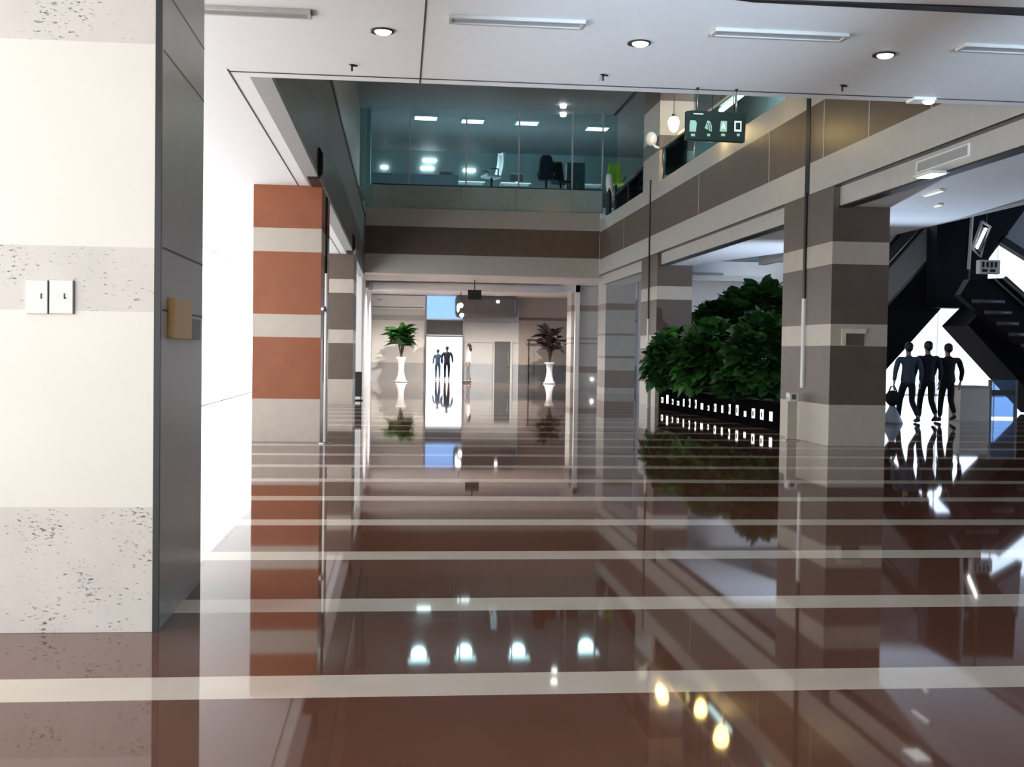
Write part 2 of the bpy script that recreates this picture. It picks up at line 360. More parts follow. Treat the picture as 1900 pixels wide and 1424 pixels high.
# mezzanine office shell
b = MB(); b.box(XL-.5, 12, YM+.35, 51, 6.9, 7.45); b.box(XL-.5, 12, YM+.35, 51, 4.5, 4.6); struct(b.build('floor', M['grey']), 'raised office floor on the mezzanine')
b = MB(); b.box(XL-.5, 12, 50, 50.2, 7.45, 10.3); struct(b.build('wall_back', M['officewall']), 'pale teal back wall of the upper office')
b = MB(); b.box(11.8, 12, 31, 50, 6, 10.3); b.box(8.6, 11.8, 33.7, 34, 4.4, 10.3); struct(b.build('wall_right', M['officewall']), 'side wall of the upper office')
# outer shell
b = MB(); b.box(-5.2, -5.0, 42, YB, 0, 4.3); b.box(-5.2, XL-.5, 41.9, 42.1, 0, 4.3, 0); struct(b.build('wall_left', M['white']), 'white end wall of the left aisle')
b = MB(); b.box(XL-.95, XL-.1, YM+.4, YB, 0, 4.3); struct(b.build('wall_left', M['white']), 'white side wall under the mezzanine')
b = MB(); b.box(-1.0, 14.2, -4.2, -4, 0, ZC); struct(b.build('wall_front', M['grey']), 'wall behind the viewpoint')
b = MB(); b.box(14, 14.2, -4, 19, 0, 8); struct(b.build('wall_right', M['dgrey']), 'dark wall closing the right side')
b = MB(); b.box(14.2, 30, 18.8, 19, 0, 8); struct(b.build('wall_right', M['dgrey']), 'dark wall of the escalator hall')
b = MB(); b.box(10.2, 30, YO, 32.5, 7.6, 7.8); b.box(14.6, 30, 32.5, 45.2, 7.6, 7.8); b.box(10.2, 14.6, 41.5, 45.2, 7.6, 7.8); struct(b.build('ceiling', M['grey']), 'high roof over the escalator hall')
b = MB(); b.box(8.9, 14.6, 41.8, 42, 0, 8); struct(b.build('wall_back', M['white']), 'pale wall behind the tall foliage')
b = MB(); q0, q1 = atY(1640, 420, 38), atY(1725, 560, 38); b.box(q0.x-1.5, q1.x, 38, 38.2, 4.1, 7.6); struct(b.build('wall_back', M['taupe']), 'taupe upper wall behind the escalator')

# windows
def window(name, label, x0, x1, y0, y1, z0, z1, n, axis, m=M['winglass'], fm=M['white'], t=.05):
    o = MB()
    if axis == 'y':
        o.box(x0, x0+t*1.5, y0, y1, z0, z0+t); o.box(x0, x0+t*1.5, y0, y1, z1-t, z1)
        for i in range(n+1): y = y0+(y1-y0)*i/n; o.box(x0, x0+t*1.5, y-t/2, y+t/2, z0, z1)
    else:
        o.box(x0, x1, y0, y0+t*1.5, z0, z0+t); o.box(x0, x1, y0, y0+t*1.5, z1-t, z1)
        for i in range(n+1): x = x0+(x1-x0)*i/n; o.box(x-t/2, x+t/2, y0, y0+t*1.5, z0, z1)
    w = o.build(name, fm); struct(w, label)
    g = MB()
    if axis == 'y':
        for i in range(n): a_, b_ = y0+(y1-y0)*i/n, y0+(y1-y0)*(i+1)/n; g.poly([(x0+t*.7, a_, z0), (x0+t*.7, b_, z0), (x0+t*.7, b_, z1), (x0+t*.7, a_, z1)])
    else:
        for i in range(n): a_, b_ = x0+(x1-x0)*i/n, x0+(x1-x0)*(i+1)/n; g.poly([(a_, y0+t*.7, z0), (b_, y0+t*.7, z0), (b_, y0+t*.7, z1), (a_, y0+t*.7, z1)])
    g.build('pane', m, w); return w
window('window_1', 'bright glazed wall of the left aisle', -5.1, 0, -3.9, 41.9, 0, 4.15, 12, 'y', t=.014)
window('window_2', 'glazed entrance behind the viewpoint', -5.0, -1.0, -4.15, 0, 0, 4.15, 4, 'x')
b = MB(); 
for x_ in (10.25, 12.4, 14.55): b.box(x_-.05, x_+.05, 32.5, 41.5, 7.62, 7.74)
for y_ in (32.55, 35.5, 38.5, 41.45): b.box(10.2, 14.6, y_-.05, y_+.05, 7.62, 7.74)
w = struct(b.build('window_6_added', M['white']), 'added skylight brightening the wall behind the tall foliage')  # unseen roof opening added to light the pale wall below
b = MB(); b.poly([(10.2, 32.5, 7.68), (14.6, 32.5, 7.68), (14.6, 41.5, 7.68), (10.2, 41.5, 7.68)]); b.build('pane', M['winglass'], w)
window('window_7_added', 'added side glazing brightening the escalator hall', 29.8, 0, 19, 45, 0, 7.6, 6, 'y', fm=M['steel'])  # unseen glazing added to bring bluish light onto the aisle ceiling
window('window_3', 'bright glazed facade beyond the escalators', 14.6, 29.8, 45, 0, 0, 7.6, 6, 'x', fm=M['steel'])
# ------------------------------------------------------------------ back wall of the lobby
def rect(px0, py0, px1, py1, Y): a, b_ = atY(px0, py0, Y), atY(px1, py1, Y); return min(a.x, b_.x), max(a.x, b_.x), min(a.z, b_.z), max(a.z, b_.z)
DX0, DX1 = atY(791, 650, YB).x, atY(858, 650, YB).x      # bright doorway
SX1 = atY(962, 650, YB).x
b = MB(); b.box(-2.2, DX0, YB, YB+.2, .93, 4.3, 0); b.box(-2.2, DX0, YB-.02, YB+.2, 0, .93, 1); b.box(-2.2, DX0, YB-.03, YB+.2, 3.05, 3.3, 2)
struct(b.build('wall_back', [M['cream'], M['lightgrey'], M['lightgrey']]), 'cream back wall with grey dado behind the left plant')
b = MB(); b.box(DX1, SX1, YB, YB+.2, 0, .93, 1); b.box(DX1, SX1, YB, YB+.2, .93, 2.0, 0); b.box(DX1, SX1, YB-.04, YB+.2, 2.0, 3.0, 2); b.box(DX1, SX1, YB, YB+.2, 3.0, 4.3, 1)
struct(b.build('wall_back', [M['lightgrey'], M['grey'], M['lightgrey']]), 'grey panelled back wall with the dark door')
b = MB(); b.box(SX1, 14, YB, YB+.2, 0, .9, 1); b.box(SX1, 14, YB, YB+.2, .9, 3.15, 0); b.box(SX1, 14, YB-.03, YB+.2, 3.15, 3.3, 2); b.box(SX1, 14, YB, YB+.2, 3.3, 4.3, 0)
struct(b.build('wall_back', [M['taupe'], M['dgrey'], M['brown']]), 'taupe back wall behind the dark plant')
b = MB(); b.box(DX0, DX1, YB, YB+.2, 2.25, 3.15, 0); b.box(DX0, DX1, YB-.03, YB, 2.3, 2.36, 1); b.box(DX0, DX1, YB-.03, YB, 3.09, 3.15, 1)
struct(b.build('trim_5', [M['dgrey'], M['white']]), 'dark transom above the bright doorway')
b = MB(); b.box(DX0-.1, DX0, YB-.06, YB+.2, 0, 4.3); b.box(DX1, DX1+.1, YB-.06, YB+.2, 0, 4.3)
g = b.build('door_1', M['steel']); struct(g, 'open bright doorway in the back wall')
mm = MB(); mm.box(DX0, DX1, YB+.09, YB+.1, 3.15, 4.3); mm.build('pane', M['blueglass'], g)
# white portal frame
x0, x1 = atY(668, 560, 47).x, atY(1075, 560, 46).x
b = MB(); b.box(XL-.1, x1+.0, 45.9, 46.15, 4.02, 4.3); b.box(x1-.17, x1, 45.9, 46.15, 0, 4.3)
struct(b.build('trim_6', M['white']), 'white portal frame in front of the back wall')
x0, x1, z0, z1 = rect(918, 634, 946, 708, YB-.08)
b = MB(); b.box(x0, x1, YB-.06, YB, 0, z1); g = struct(b.build('door_2', M['dgrey'], bevel=.005), 'dark closed door in the grey back wall')
mm = MB(); mm.box(x1-.16, x1-.08, YB-.12, YB-.06, .8, 1.5); mm.build('door_handle', M['steel'], g)
mm = MB(); mm.box(x1, x1+.1, YB-.09, YB, 0, z1+.06); mm.box(x0-.06, x0, YB-.09, YB, 0, z1+.06); mm.build('door_frame', M['lightgrey'], g)

# white box unit and rolled screen over the left plant
x0, x1, z0, z1 = rect(681, 547, 789, 575, YB-.5)
t = thing('wall_cabinet', ((x0+x1)/2, YB-.25, z0), 'long white wall unit high up behind the left plant', 'wall unit')
b = MB(); b.box(x0, x1, YB-.5, YB-.03, z0, z1); b.build('body', M['white'], t, bevel=.02)
b = MB(); b.box(x0+.1, x1-.1, YB-.505, YB-.5, z0+.08, z0+.12); b.build('air_slot', M['dgrey'], t)
b = MB(); b.box(x0+.5, x0+.75, YB-.508, YB-.5, z1-.25, z1-.2); b.build('badge', M['grey'], t)
p = atY(684, 530, 45.7); q = atY(1060, 531, 45.7)
t = thing('screen_roll', ((p.x+q.x)/2, 45.75, p.z), 'long white screen roll under the mezzanine edge', 'projector screen')
b = MB(); b.tube([(p.x+.15, 45.72, p.z), (q.x-.4, 45.72, p.z)], .17, 18); b.build('roll', M['white'], t)
b = MB(); b.tube([(p.x-.02, 45.72, p.z), (p.x+.15, 45.72, p.z)], .185, 18); b.build('end_cap', M['grey'], t)

# rounded dark canopy with spots, hanging dark sign
x0, x1, z0, z1 = rect(846, 546, 961, 591, YB-1.3)
t = thing('canopy', ((x0+x1)/2, YB-.6, z0), 'dark rounded canopy box above the grey back wall', 'canopy')
b = MB(); b.box(x0, x1, YB-1.3, YB-.05, z0, z1); k = b.build('body', M['dgrey'], t, bevel=.22)
b = MB(); p = atY(924, 560, YB-1.32); b.ball((p.x, YB-1.31, p.z), (.09, .05, .07)); b.build('spotlight', M['lampwhite'], t)
x0, x1, z0, z1 = rect(868, 538, 893, 557, 44)
t = thing('hanging_sign', ((x0+x1)/2, 44, z0), 'small dark square sign hanging over the bright doorway', 'sign')
b = MB(); b.box(x0, x1, 43.95, 44.05, z0, z1); b.build('panel', M['black'], t, bevel=.01)
b = MB(); b.tube([((x0+x1)/2, 44, z1), ((x0+x1)/2, 44, 4.3)], .02, 8); b.build('rod', M['black'], t)
# security camera-like white fitting by the doorway
p = atY(855, 567, 52)
t = thing('wall_lamp', (p.x, 52, p.z), 'white star shaped lamp cluster hanging beside the doorway', 'lamp')
b = MB(); b.ball((p.x, 52, p.z), (.11, .1, .12)); b.ball((p.x-.12, 52, p.z-.12), (.06, .06, .2)); b.ball((p.x+.05, 52, p.z-.45), (.1, .1, .1)); b.build('shade', M['lampwhite'], t)
b = MB(); b.tube([(p.x, 52, p.z), (p.x, 52, 4.3)], .02, 6); b.build('cord', M['black'], t)
# two spots on the pale pillar
for i, (px, py, lb) in enumerate(((1098, 704, 'upper'), (1098, 738, 'lower'))):
    if i == 0:
        p = atY(px, py, 46.18); t = thing('wall_spotlight', (p.x, 46.18, p.z), 'small bright spotlight low on the pale grey pillar', 'spotlight')
        b = MB(); b.ball((p.x, 46.16, p.z), (.075, .045, .06)); b.build('lens', M['lampwhite'], t)
        b = MB(); b.box(p.x-.16, p.x-.06, 46.15, 46.2, p.z-.03, p.z+.03); b.build('bracket', M['white'], t)

# ------------------------------------------------------------------ plants
def leaf(m, p, d, L, wd, droop, mi, rnd):
    d = Vector(d).normalized(); side = d.cross(Vector((0, 0, 1)))
    if side.length < .05: side = Vector((1, 0, 0))
    side.normalize(); side.rotate(Matrix.Rotation(rnd.uniform(-.7, .7), 3, d)); p = Vector(p)
    b = len(m.v); N = 4
    for i in range(N+1):
        u = i/N; c = p+d*(L*u)+Vector((0, 0, -droop*L*u*u)); w = wd*(math.sin(math.pi*min(1, u*.85+.12))**.8)*(1 if i < N else .05)
        up_ = side.cross(d)*(-.18*w)
        m.v += [tuple(c+side*w-up_), tuple(c), tuple(c-side*w-up_)]
    for i in range(N):
        for j in (0, 1): a = b+i*3+j; m.face((a, a+1, a+4, a+3), mi, True)
def foliage(blobs, n, L, wd, seed, droop=.35, zmin=-9):
    rnd = random.Random(seed); m = MB(); tot = sum(r[0]*r[1]*r[2] for c, r in blobs)
    for c, r in blobs:
        k = int(n*r[0]*r[1]*r[2]/tot)
        for _ in range(k):
            u = Vector((rnd.gauss(0, 1), rnd.gauss(0, 1), rnd.gauss(0, 1))).normalized(); s = rnd.uniform(.55, 1)**.6
            p = (c[0]+u.x*r[0]*s, c[1]+u.y*r[1]*s, c[2]+u.z*r[2]*s)
            d = u+Vector((rnd.uniform(-.6, .6), rnd.uniform(-.6, .6), rnd.uniform(-.1, .6)))
            if p[2] < zmin: continue
            if p[2] < zmin+.3: d.z = abs(d.z)+.3
            f = rnd.uniform(.7, 1.25); leaf(m, p, d, L*f, wd*f, droop, 0 if rnd.random() < .6 else 1, rnd)
    return m
def branches(basep, tips, r, seed):
    m = MB()
    for q in tips:
        a, c = Vector(basep), Vector(q); mid = a.lerp(c, .5)+Vector((0, 0, .15)); m.tube([a, mid, c], [r, r*.7, r*.3], 7)
    return m
# palm-like plant in a tall white vase, left
def vase_plant(name, px, py, Y, top, foot, label, mats, seed, vm, spread, nl, dark=False):
    p = atY(px, foot, Y); zt = atY(px, top, Y).z; x = p.x
    t = thing(name, (x, Y, 0), label, 'potted plant')
    zv = 1.22 if not dark else 1.05
    b = MB(); b.lathe([(.30, 0), (.31, .06), (.24, .10), (.17, .35), (.14, .6), (.17, .95), (.25, zv-.04), (.25, zv), (.21, zv)], (x, Y, 0), 20); b.build('vase', vm, t)
    rnd = random.Random(seed); m = MB(); s = MB()
    for i in range(9): 
        w = rnd.uniform(0, 6.28); s.tube([(x, Y, zv-.1), (x+.12*math.cos(w), Y+.12*math.sin(w), zv+.5), (x+.3*math.cos(w), Y+.3*math.sin(w), zv+1.1)], [.03, .025, .012], 6)
    for i in range(nl):
        w = rnd.uniform(0, 6.28); hgt = rnd.uniform(.25, 1); z = zv+.25+(zt-zv-.75)*hgt*.95; rr = spread*(.25+.5*hgt)*rnd.uniform(.3, 1)
        pt = (x+.35*rr*math.cos(w), Y+.35*rr*math.sin(w), z)
        leaf(m, pt, (math.cos(w), math.sin(w), rnd.uniform(.1, 1.2)), rnd.uniform(.6, 1.05)*spread, rnd.uniform(.11, .17), rnd.uniform(.1, .5), 0 if rnd.random() < .7 else 1, rnd)
    m.build('leaves', mats, t); s.build('stem', M['stem'], t)
    return t
vase_plant('potted_plant', 744, 640, 55.2, 592, 710, 'green leafy plant in a tall white vase against the cream wall', [M['leaf'], M['leaf2']], 3, M['ceramic'], .95, 120)
vase_plant('potted_plant', 1019, 640, 55.2, 596, 710, 'dark withered plant in a pale vase against the taupe wall', [M['dry'], M['dry']], 8, M['ceramic'], .95, 70, True)
# horizontal black wall rail by the dark plant
p, q = atY(978, 632, 56.6), atY(1060, 628, 56.6)
t = thing('hand_rail', ((p.x+q.x)/2, 56.6, 0), 'black rail on two posts beside the dark plant', 'railing')
b = MB(); b.box(p.x, q.x, 56.56, 56.64, p.z-.03, p.z+.07); b.build('rail', M['black'], t, bevel=.01)
for x in (p.x+.1, q.x-.1): b = MB(); b.tube([(x, 56.6, 0), (x, 56.6, p.z)], .03, 10); b.build('post', M['black'], t)

# long planter with shrubs and glowing insets standing in for bright gaps, right
fa, fb = Vector((7.66, 22.2, 0)), Vector((7.30, 31.35, 0)); fd = (fb-fa).normalized(); fn = Vector((fd.y, -fd.x, 0))
t = thing('planter', (8.2, 27, 0), 'long low black planter with small bright slots, between the brown pillars', 'planter')
def strip(o0, o1, w0, w1, z0, z1): # prism along the planter, offsets o along its length, w across
    L = (fb-fa).length; q = [fa+fd*o0+fn*w0, fa+fd*(L+o1)+fn*w0, fa+fd*(L+o1)+fn*w1, fa+fd*o0+fn*w1]
    return MB().prism([(v.x, v.y, z0) for v in q], (0, 0, z1-z0))
strip(0, 0, 0, 1.5, 0, .50).build('trough', M['matt_black'], t, bevel=.02)
strip(-.04, .04, -.04, .03, .50, .57).build('rim', M['matt_black'], t, bevel=.01)
strip(.05, -.05, .03, 1.45, .50, .53).build('soil', mat('soil', (.03, .02, .014), .95, noise=.3, nscale=30, bump=.4), t)
rnd = random.Random(5)
for i in range(17):
    o_ = .45+8.3*i/16; hh = rnd.uniform(.12, .24); w = rnd.uniform(.04, .09); c = fa+fd*o_
    q = [c+fd*-w-fn*.014, c+fd*w-fn*.014, c+fd*w+fn*.01, c-fd*w+fn*.01]
    k = MB().prism([(v.x, v.y, .17) for v in q], (0, 0, hh)).build('bright_slot', M['slotglow'], t, bevel=.006)
    if i % 3 != 0:
        q = [c+fd*-w*.45-fn*.022, c+fd*w*.3-fn*.022, c+fd*w*.3, c-fd*w*.45]
        MB().prism([(v.x, v.y, .17+hh*.25) for v in q], (0, 0, hh*.5)).build('louvre', M['black'], k)
b = MB(); b.box(6.9, 7.0, 31.0, 31.15, 0, .95); g = b.build('marker_post', M['lightgrey'], bevel=.01); tag(g, 'short pale grey post at the far end of the black planter', 'post')
x = lambda px, py, Y: atY(px, py, Y)
def shrub(label, blobs, n, L, wd, seed, basep, mats, zmin=.58):
    t = thing('leafy_shrub', (basep[0], basep[1], .53), label, 'shrub', 'shrubs in the black planter')
    foliage(blobs, n, L, wd, seed, .3, zmin).build('foliage', mats, t)
    branches(basep, [c for c, r in blobs]*2, .05, seed).build('stem', M['stem'], t)
    return t
LM = [M['leaf'], M['leaf2']]; LD = [M['leaf2'], M['leaf']]
def blob(px, py, Y, rpx, rpy, ry):
    p = atY(px, py, Y); return ((p.x, p.y, p.z), (rpx*Y/F, ry, rpy*Y/F))
shrub('wide bushy green shrub at the far left end of the black planter', [blob(1256, 668, 29.8, 46, 52, .7), blob(1224, 672, 30.2, 20, 38, .4), blob(1258, 702, 29.4, 40, 30, .5)], 950, .36, .13, 11, (7.9, 29.8, .53), LM)
shrub('bushy green shrub in the middle of the black planter', [blob(1318, 668, 26.9, 56, 66, .75), blob(1340, 704, 26.6, 46, 46, .6), blob(1290, 705, 27.4, 36, 36, .6)], 1500, .36, .13, 12, (8.1, 26.9, .53), LM)
shrub('dark shrub at the near right end of the black planter', [blob(1408, 668, 23.9, 46, 84, .6), blob(1392, 718, 24.0, 50, 36, .6)], 1400, .34, .125, 13, (8.2, 23.9, .53), LD)
t = shrub('tall shrub with large leaves in a black pot behind the planter', [blob(1392, 590, 34.4, 60, 44, .6), blob(1344, 606, 34.7, 46, 36, .5), blob(1418, 556, 34.2, 32, 24, .4)], 800, .6, .2, 14, (11.0, 34.4, .53), LD)
t['_o'] = (11.0, 34.4, .53); del t['group']
b = MB(); b.lathe([(.28, -.53), (.36, .0), (.38, .02), (.33, .02)], (11.0, 34.4, .53), 20); b.build('pot', M['gloss_black'], t)

# ------------------------------------------------------------------ ceiling fittings
def diffuser(px0, py0, px1, py1, label):
    p, q = atZ(px0, py0, ZC), atZ(px1, py1, ZC); xm, y = (p.x+q.x)/2, (p.y+q.y)/2; L = abs(q.x-p.x)/2
    t = thing('air_diffuser', (xm, y, ZC-.03), label, 'air vent', 'slot vents in the front ceiling')
    b = MB(); b.box(xm-L, xm+L, y-.09, y-.06, ZC-.03, ZC); b.box(xm-L, xm+L, y+.06, y+.09, ZC-.03, ZC); b.box(xm-L, xm-L+.03, y-.06, y+.06, ZC-.03, ZC); b.box(xm+L-.03, xm+L, y-.06, y+.06, ZC-.03, ZC)
    b.build('frame', M['lightgrey'], t, bevel=.004)
    b = MB(); b.prism([(xm-L+.03, y-.06, ZC-.004), (xm-L+.03, y+.06, ZC-.02), (xm-L+.03, y+.06, ZC-.001), (xm-L+.03, y-.06, ZC-.001)], (2*L-.06, 0, 0)); b.build('blade', M['grey'], t)
diffuser(352, 17, 577, 20, 'slot vent in the white ceiling nearest the left pillar')
diffuser(832, 34, 1085, 41, 'slot vent in the white ceiling right of the ceiling joint')
diffuser(1322, 57, 1570, 66, 'slot vent in the white ceiling above the dark green sign')
diffuser(1783, 84, 2030, 96, 'slot vent cut by the right edge of the photo')
def downlight(px, py, label):
    p = atZ(px, py, ZC); t = thing('downlight', (p.x, p.y, ZC-.05), label, 'ceiling light', 'round downlights in the front ceiling')
    b = MB(); b.lathe([(.085, -.012), (.10, -.012), (.10, 0), (.07, 0), (.07, -.012)], (p.x, p.y, ZC), 24); b.build('bezel', M['black'], t)
    b = MB(); b.ball((p.x+.008, p.y-.01, ZC-.004), (.075, .075, .035)); b.build('lens', M['lampwhite'], t)
downlight(709, 57, 'round downlight in the ceiling left of the centre vent')
downlight(1186, 79, 'round downlight in the ceiling right of the centre vent')
downlight(1640, 101, 'round downlight in the ceiling at the far right')
def sprinkler(px, py, label):
    p = atZ(px, py, ZC); t = thing('sprinkler', (p.x, p.y, ZC-.07), label, 'sprinkler', 'ceiling sprinklers')
    b = MB(); b.tube([(p.x, p.y, ZC), (p.x, p.y, ZC-.06)], .01, 8); b.build('pipe', M['black'], t)
    b = MB(); b.tube([(p.x, p.y, ZC-.004), (p.x, p.y, ZC)], .028, 12); b.tube([(p.x-.01, p.y, ZC-.008), (p.x+.05, p.y+.01, ZC-.008)], .008, 8); b.build('plate', M['black'], t)
sprinkler(653, 120, 'small black sprinkler above the left of the opening')
sprinkler(1119, 138, 'small black sprinkler at the middle of the ceiling edge')
sprinkler(1563, 158, 'small black sprinkler at the right of the ceiling edge')

# hanging dark green sign with four lit pictograms
p, q = atY(1274, 204, 11.0), atY(1384, 264, 11.0); Y = 11.0
x0, x1, z0, z1 = p.x, q.x, q.z, p.z
t = thing('hanging_sign', ((x0+x1)/2, Y, z0), 'dark green hanging sign with four lit pictograms', 'sign')
b = MB(); b.prism([(x0, Y, z0+.01), (x1-.01, Y, z0), (x1, Y, z1-.012), (x0+.07, Y, z1), (x0, Y, z1-.01)], (0, .07, 0)); b.build('housing', M['dark_green'], t, bevel=.004)
for i, px in enumerate((1286, 1314, 1342, 1369)):
    c = atY(px, 234, Y); w, h = .036, .055
    pts = {0: [(-w, -h), (w*.8, -h), (w, h*.6), (w*.6, h), (-w*.8, h), (-w, h*.3)], 1: [(-w, -h*.4), (-w*.2, h), (w*.5, h*.8), (w, 0), (w, -h)],
           2: [(-w, -h), (w, -h), (w, h*.9), (-w*.7, h*.9)], 3: [(-w, -h), (w, -h), (w, h*.9), (-w, h*.9)]}[i]
    b = MB(); b.prism([(c.x+u, Y-.004, c.z+v) for u, v in pts], (0, .006, 0)); k = b.build('pictogram', M['picto'] if i < 3 else M['pictow'], t)
    if i == 3: b = MB(); b.prism([(c.x+u*.6, Y-.008, c.z+v*.65) for u, v in pts], (0, .005, 0)); b.build('symbol', M['dark_green'], k)
    if i == 2: b = MB(); b.prism([(c.x+u, Y-.008, c.z+v) for u, v in ((-.02, -.03), (-.008, -.03), (.0, .0), (.01, -.03), (.022, -.03), (.004, .03), (-.004, .03))], (0, .005, 0)); b.build('symbol', M['pictow'], k)
    if i == 1:
        b = MB()
        for u in (-.012, .008): b.prism([(c.x+u, Y-.008, c.z+.03), (c.x+u+.006, Y-.008, c.z+.03), (c.x+u+.02, Y-.008, c.z-.04), (c.x+u+.012, Y-.008, c.z-.04)], (0, .005, 0))
        b.build('symbol', M['dark_green'], k)
    b = MB(); b.box(c.x-.02+.012*(i % 2), c.x+.02, Y-.003, Y+.002, c.z-.10, c.z-.075); b.build('caption', M['picto'], t)
c0, c1 = atY(1287, 208, Y), atY(1305, 210, Y); b = MB(); b.box(c0.x, c1.x, Y-.003, Y+.002, z1-.04, z1-.03); b.build('caption', M['pictow'], t)
for px in (1294, 1366):
    c = atY(px, 200, Y+.035); b = MB(); b.tube([(c.x, Y+.035, z1-.015), (c.x, Y+.035, ZC)], .004, 8); b.build('hanger_rod', M['steel'], t)
    b = MB(); b.tube([(c.x, Y+.035, ZC-.012), (c.x, Y+.035, ZC)], .016, 12); b.build('hanger_cap', M['black'], t)

# warm pendant lanterns over the right gallery edge
def lantern(pos, label, watts=0):
    x_, y_, z_ = pos
    t = thing('pendant_lantern', (x_, y_, z_), label, 'pendant lamp', 'warm pendant lanterns along the right gallery')
    b = MB(); b.lathe([(.04, -.20), (.10, -.14), (.145, 0), (.15, .08), (.11, .17), (.05, .20)], (x_, y_, z_), 18); b.build('shade', M['lampwarm'], t)
    b = MB(); b.tube([(x_, y_, z_+.2), (x_, y_, 10.3)], .008, 6); b.build('cord', M['black'], t)
    b = MB(); b.tube([(x_, y_, z_+.19), (x_, y_, z_+.26)], .05, 12); b.build('cap', M['black'], t)
    if watts:
        l = bpy.data.lights.new('lantern_bulb', 'POINT'); l.energy = watts; l.color = (1, .62, .2); l.shadow_soft_size = .12
        o = bpy.data.objects.new('lantern_bulb', l); sc.collection.objects.link(o); o.location = (x_, y_+.3, z_-.02)
    return t
XP = 7.06
def mirror_xz(px, py, XP):   # lamp seen in the polished floor
    d = ray(px, py); k = XP/d.x; return (XP, d.y*k, -(EYE+d.z*k))
k = atX(1250, 231, XP); lantern(tuple(k), 'warm pendant lantern in front of the upper brown pillar', 60)
for px, py, lb in ((1300, 1315, 'warm pendant lantern behind the left half of the dark green sign'), (1338, 1367, 'warm pendant lantern behind the right half of the dark green sign')):
    lantern(mirror_xz(px, py, 6.92 if px < 1310 else 6.15), lb)

# ------------------------------------------------------------------ upper gallery and office
# glazed front of the office: low tinted panels, tall clear panes
t = thing('balustrade', (3, YM+.1, 6.64), 'row of grey tinted glass panels along the mezzanine front', 'balustrade')
xs = [atY(px, 380, YM+.05).x for px in (676, 690, 855, 957, 1060, 1117)]; zt = atY(900, 348, YM+.05).z
for i in range(5):
    b = MB(); b.box(xs[i]+.01, xs[i+1]-.01, YM+.05, YM+.09, 6.64, zt); b.build('panel', M['teal'] if i == 0 else M['frost'], t)
b = MB(); b.box(xs[1], xs[-1], YM+.03, YM+.11, zt, zt+.035); b.build('top_rail', M['black'], t)
o = MB()
for px in (760, 865, 963, 1062, 1118): x_ = atY(px, 300, YM+.2).x; o.box(x_-.025, x_+.025, YM+.18, YM+.24, 6.64, 10.3)
w = struct(o.build('window_4', M['lightgrey']), 'tall glazing of the upper office')
xs2 = [XL]+[atY(px, 300, YM+.2).x for px in (760, 865, 963, 1062, 1118)]+[7.9]
for i in range(len(xs2)-1):
    b = MB(); b.poly([(xs2[i]+.02, YM+.21, 6.64), (xs2[i+1]-.02, YM+.21, 6.64), (xs2[i+1]-.02, YM+.21, 10.3), (xs2[i]+.02, YM+.21, 10.3)]); b.build('pane', M['tealglass'], w)
# pale teal pier at the left end of the office
x0, x1, z0, z1 = rect(665, 206, 687, 346, 41.9)
b = MB(); b.box(x0, x1, 41.8, 42.3, 7.45, 10.3); struct(b.build('pillar', M['teal']), 'pale teal pier at the left end of the upper office')
x0, x1, z0, z1 = rect(722-32, 322, 850, 350, 43.5)
b = MB(); b.box(x0, x1, 43.4, 43.5, 7.45, 8.25); g = b.build('low_cabinet', mat('blue_grey_laminate', (.13, .16, .2), .4)); tag(g, 'low blue grey cabinet behind the left balustrade panel', 'cabinet')
# ceiling lamps of the office
def oflamp(px, py, Y, label, L=.45):
    c = atY(px, py, Y); t = thing('office_lamp', (c.x, Y, 10.2), label, 'ceiling light', 'flat lamps in the office ceiling')
    b = MB(); b.box(c.x-L, c.x+L, Y-.35, Y+.35, 10.22, 10.3); b.build('frame', M['white'], t, bevel=.01)
    b = MB(); b.box(c.x-L+.05, c.x+L-.05, Y-.3, Y+.3, 10.21, 10.225); b.build('diffuser', M['lampcool'], t)
oflamp(790, 226, 42.7, 'flat office lamp second from the left pier')
oflamp(877, 229, 43.0, 'flat office lamp above the white shell chair')
oflamp(978, 230, 43.0, 'flat office lamp above the black office chairs')
oflamp(1108, 237, 43.6, 'flat office lamp above the lime chair')
def barlamp(px, py, w, label):
    c = atY(px, py, 49.9); b = MB(); b.box(c.x-w, c.x+w, 49.88, 50, c.z-.06, c.z+.06); g = b.build('wall_lamp', M['lampwhite'], bevel=.02); tag(g, label, 'wall lamp', 'bar lamps on the office back wall')
barlamp(797, 297, .30, 'upper of the two bright bar lamps on the office wall'); barlamp(793, 312, .29, 'lower of the two bright bar lamps on the office wall')
barlamp(713, 310, .15, 'small bar lamp on the office wall beside the teal pier'); barlamp(871, 316, .26, 'faint bar lamp on the office wall left of the white shell chair')
for px, py, Y in ((790, 226, 42.7), (877, 229, 43.0), (978, 230, 43.0), (1108, 237, 43.6)):
    c = atY(px, py, Y); spot('office_lamp_light', (c.x, Y+.6, 10.15), 330, (.72, .95, 1), 165).data.shadow_soft_size = .3
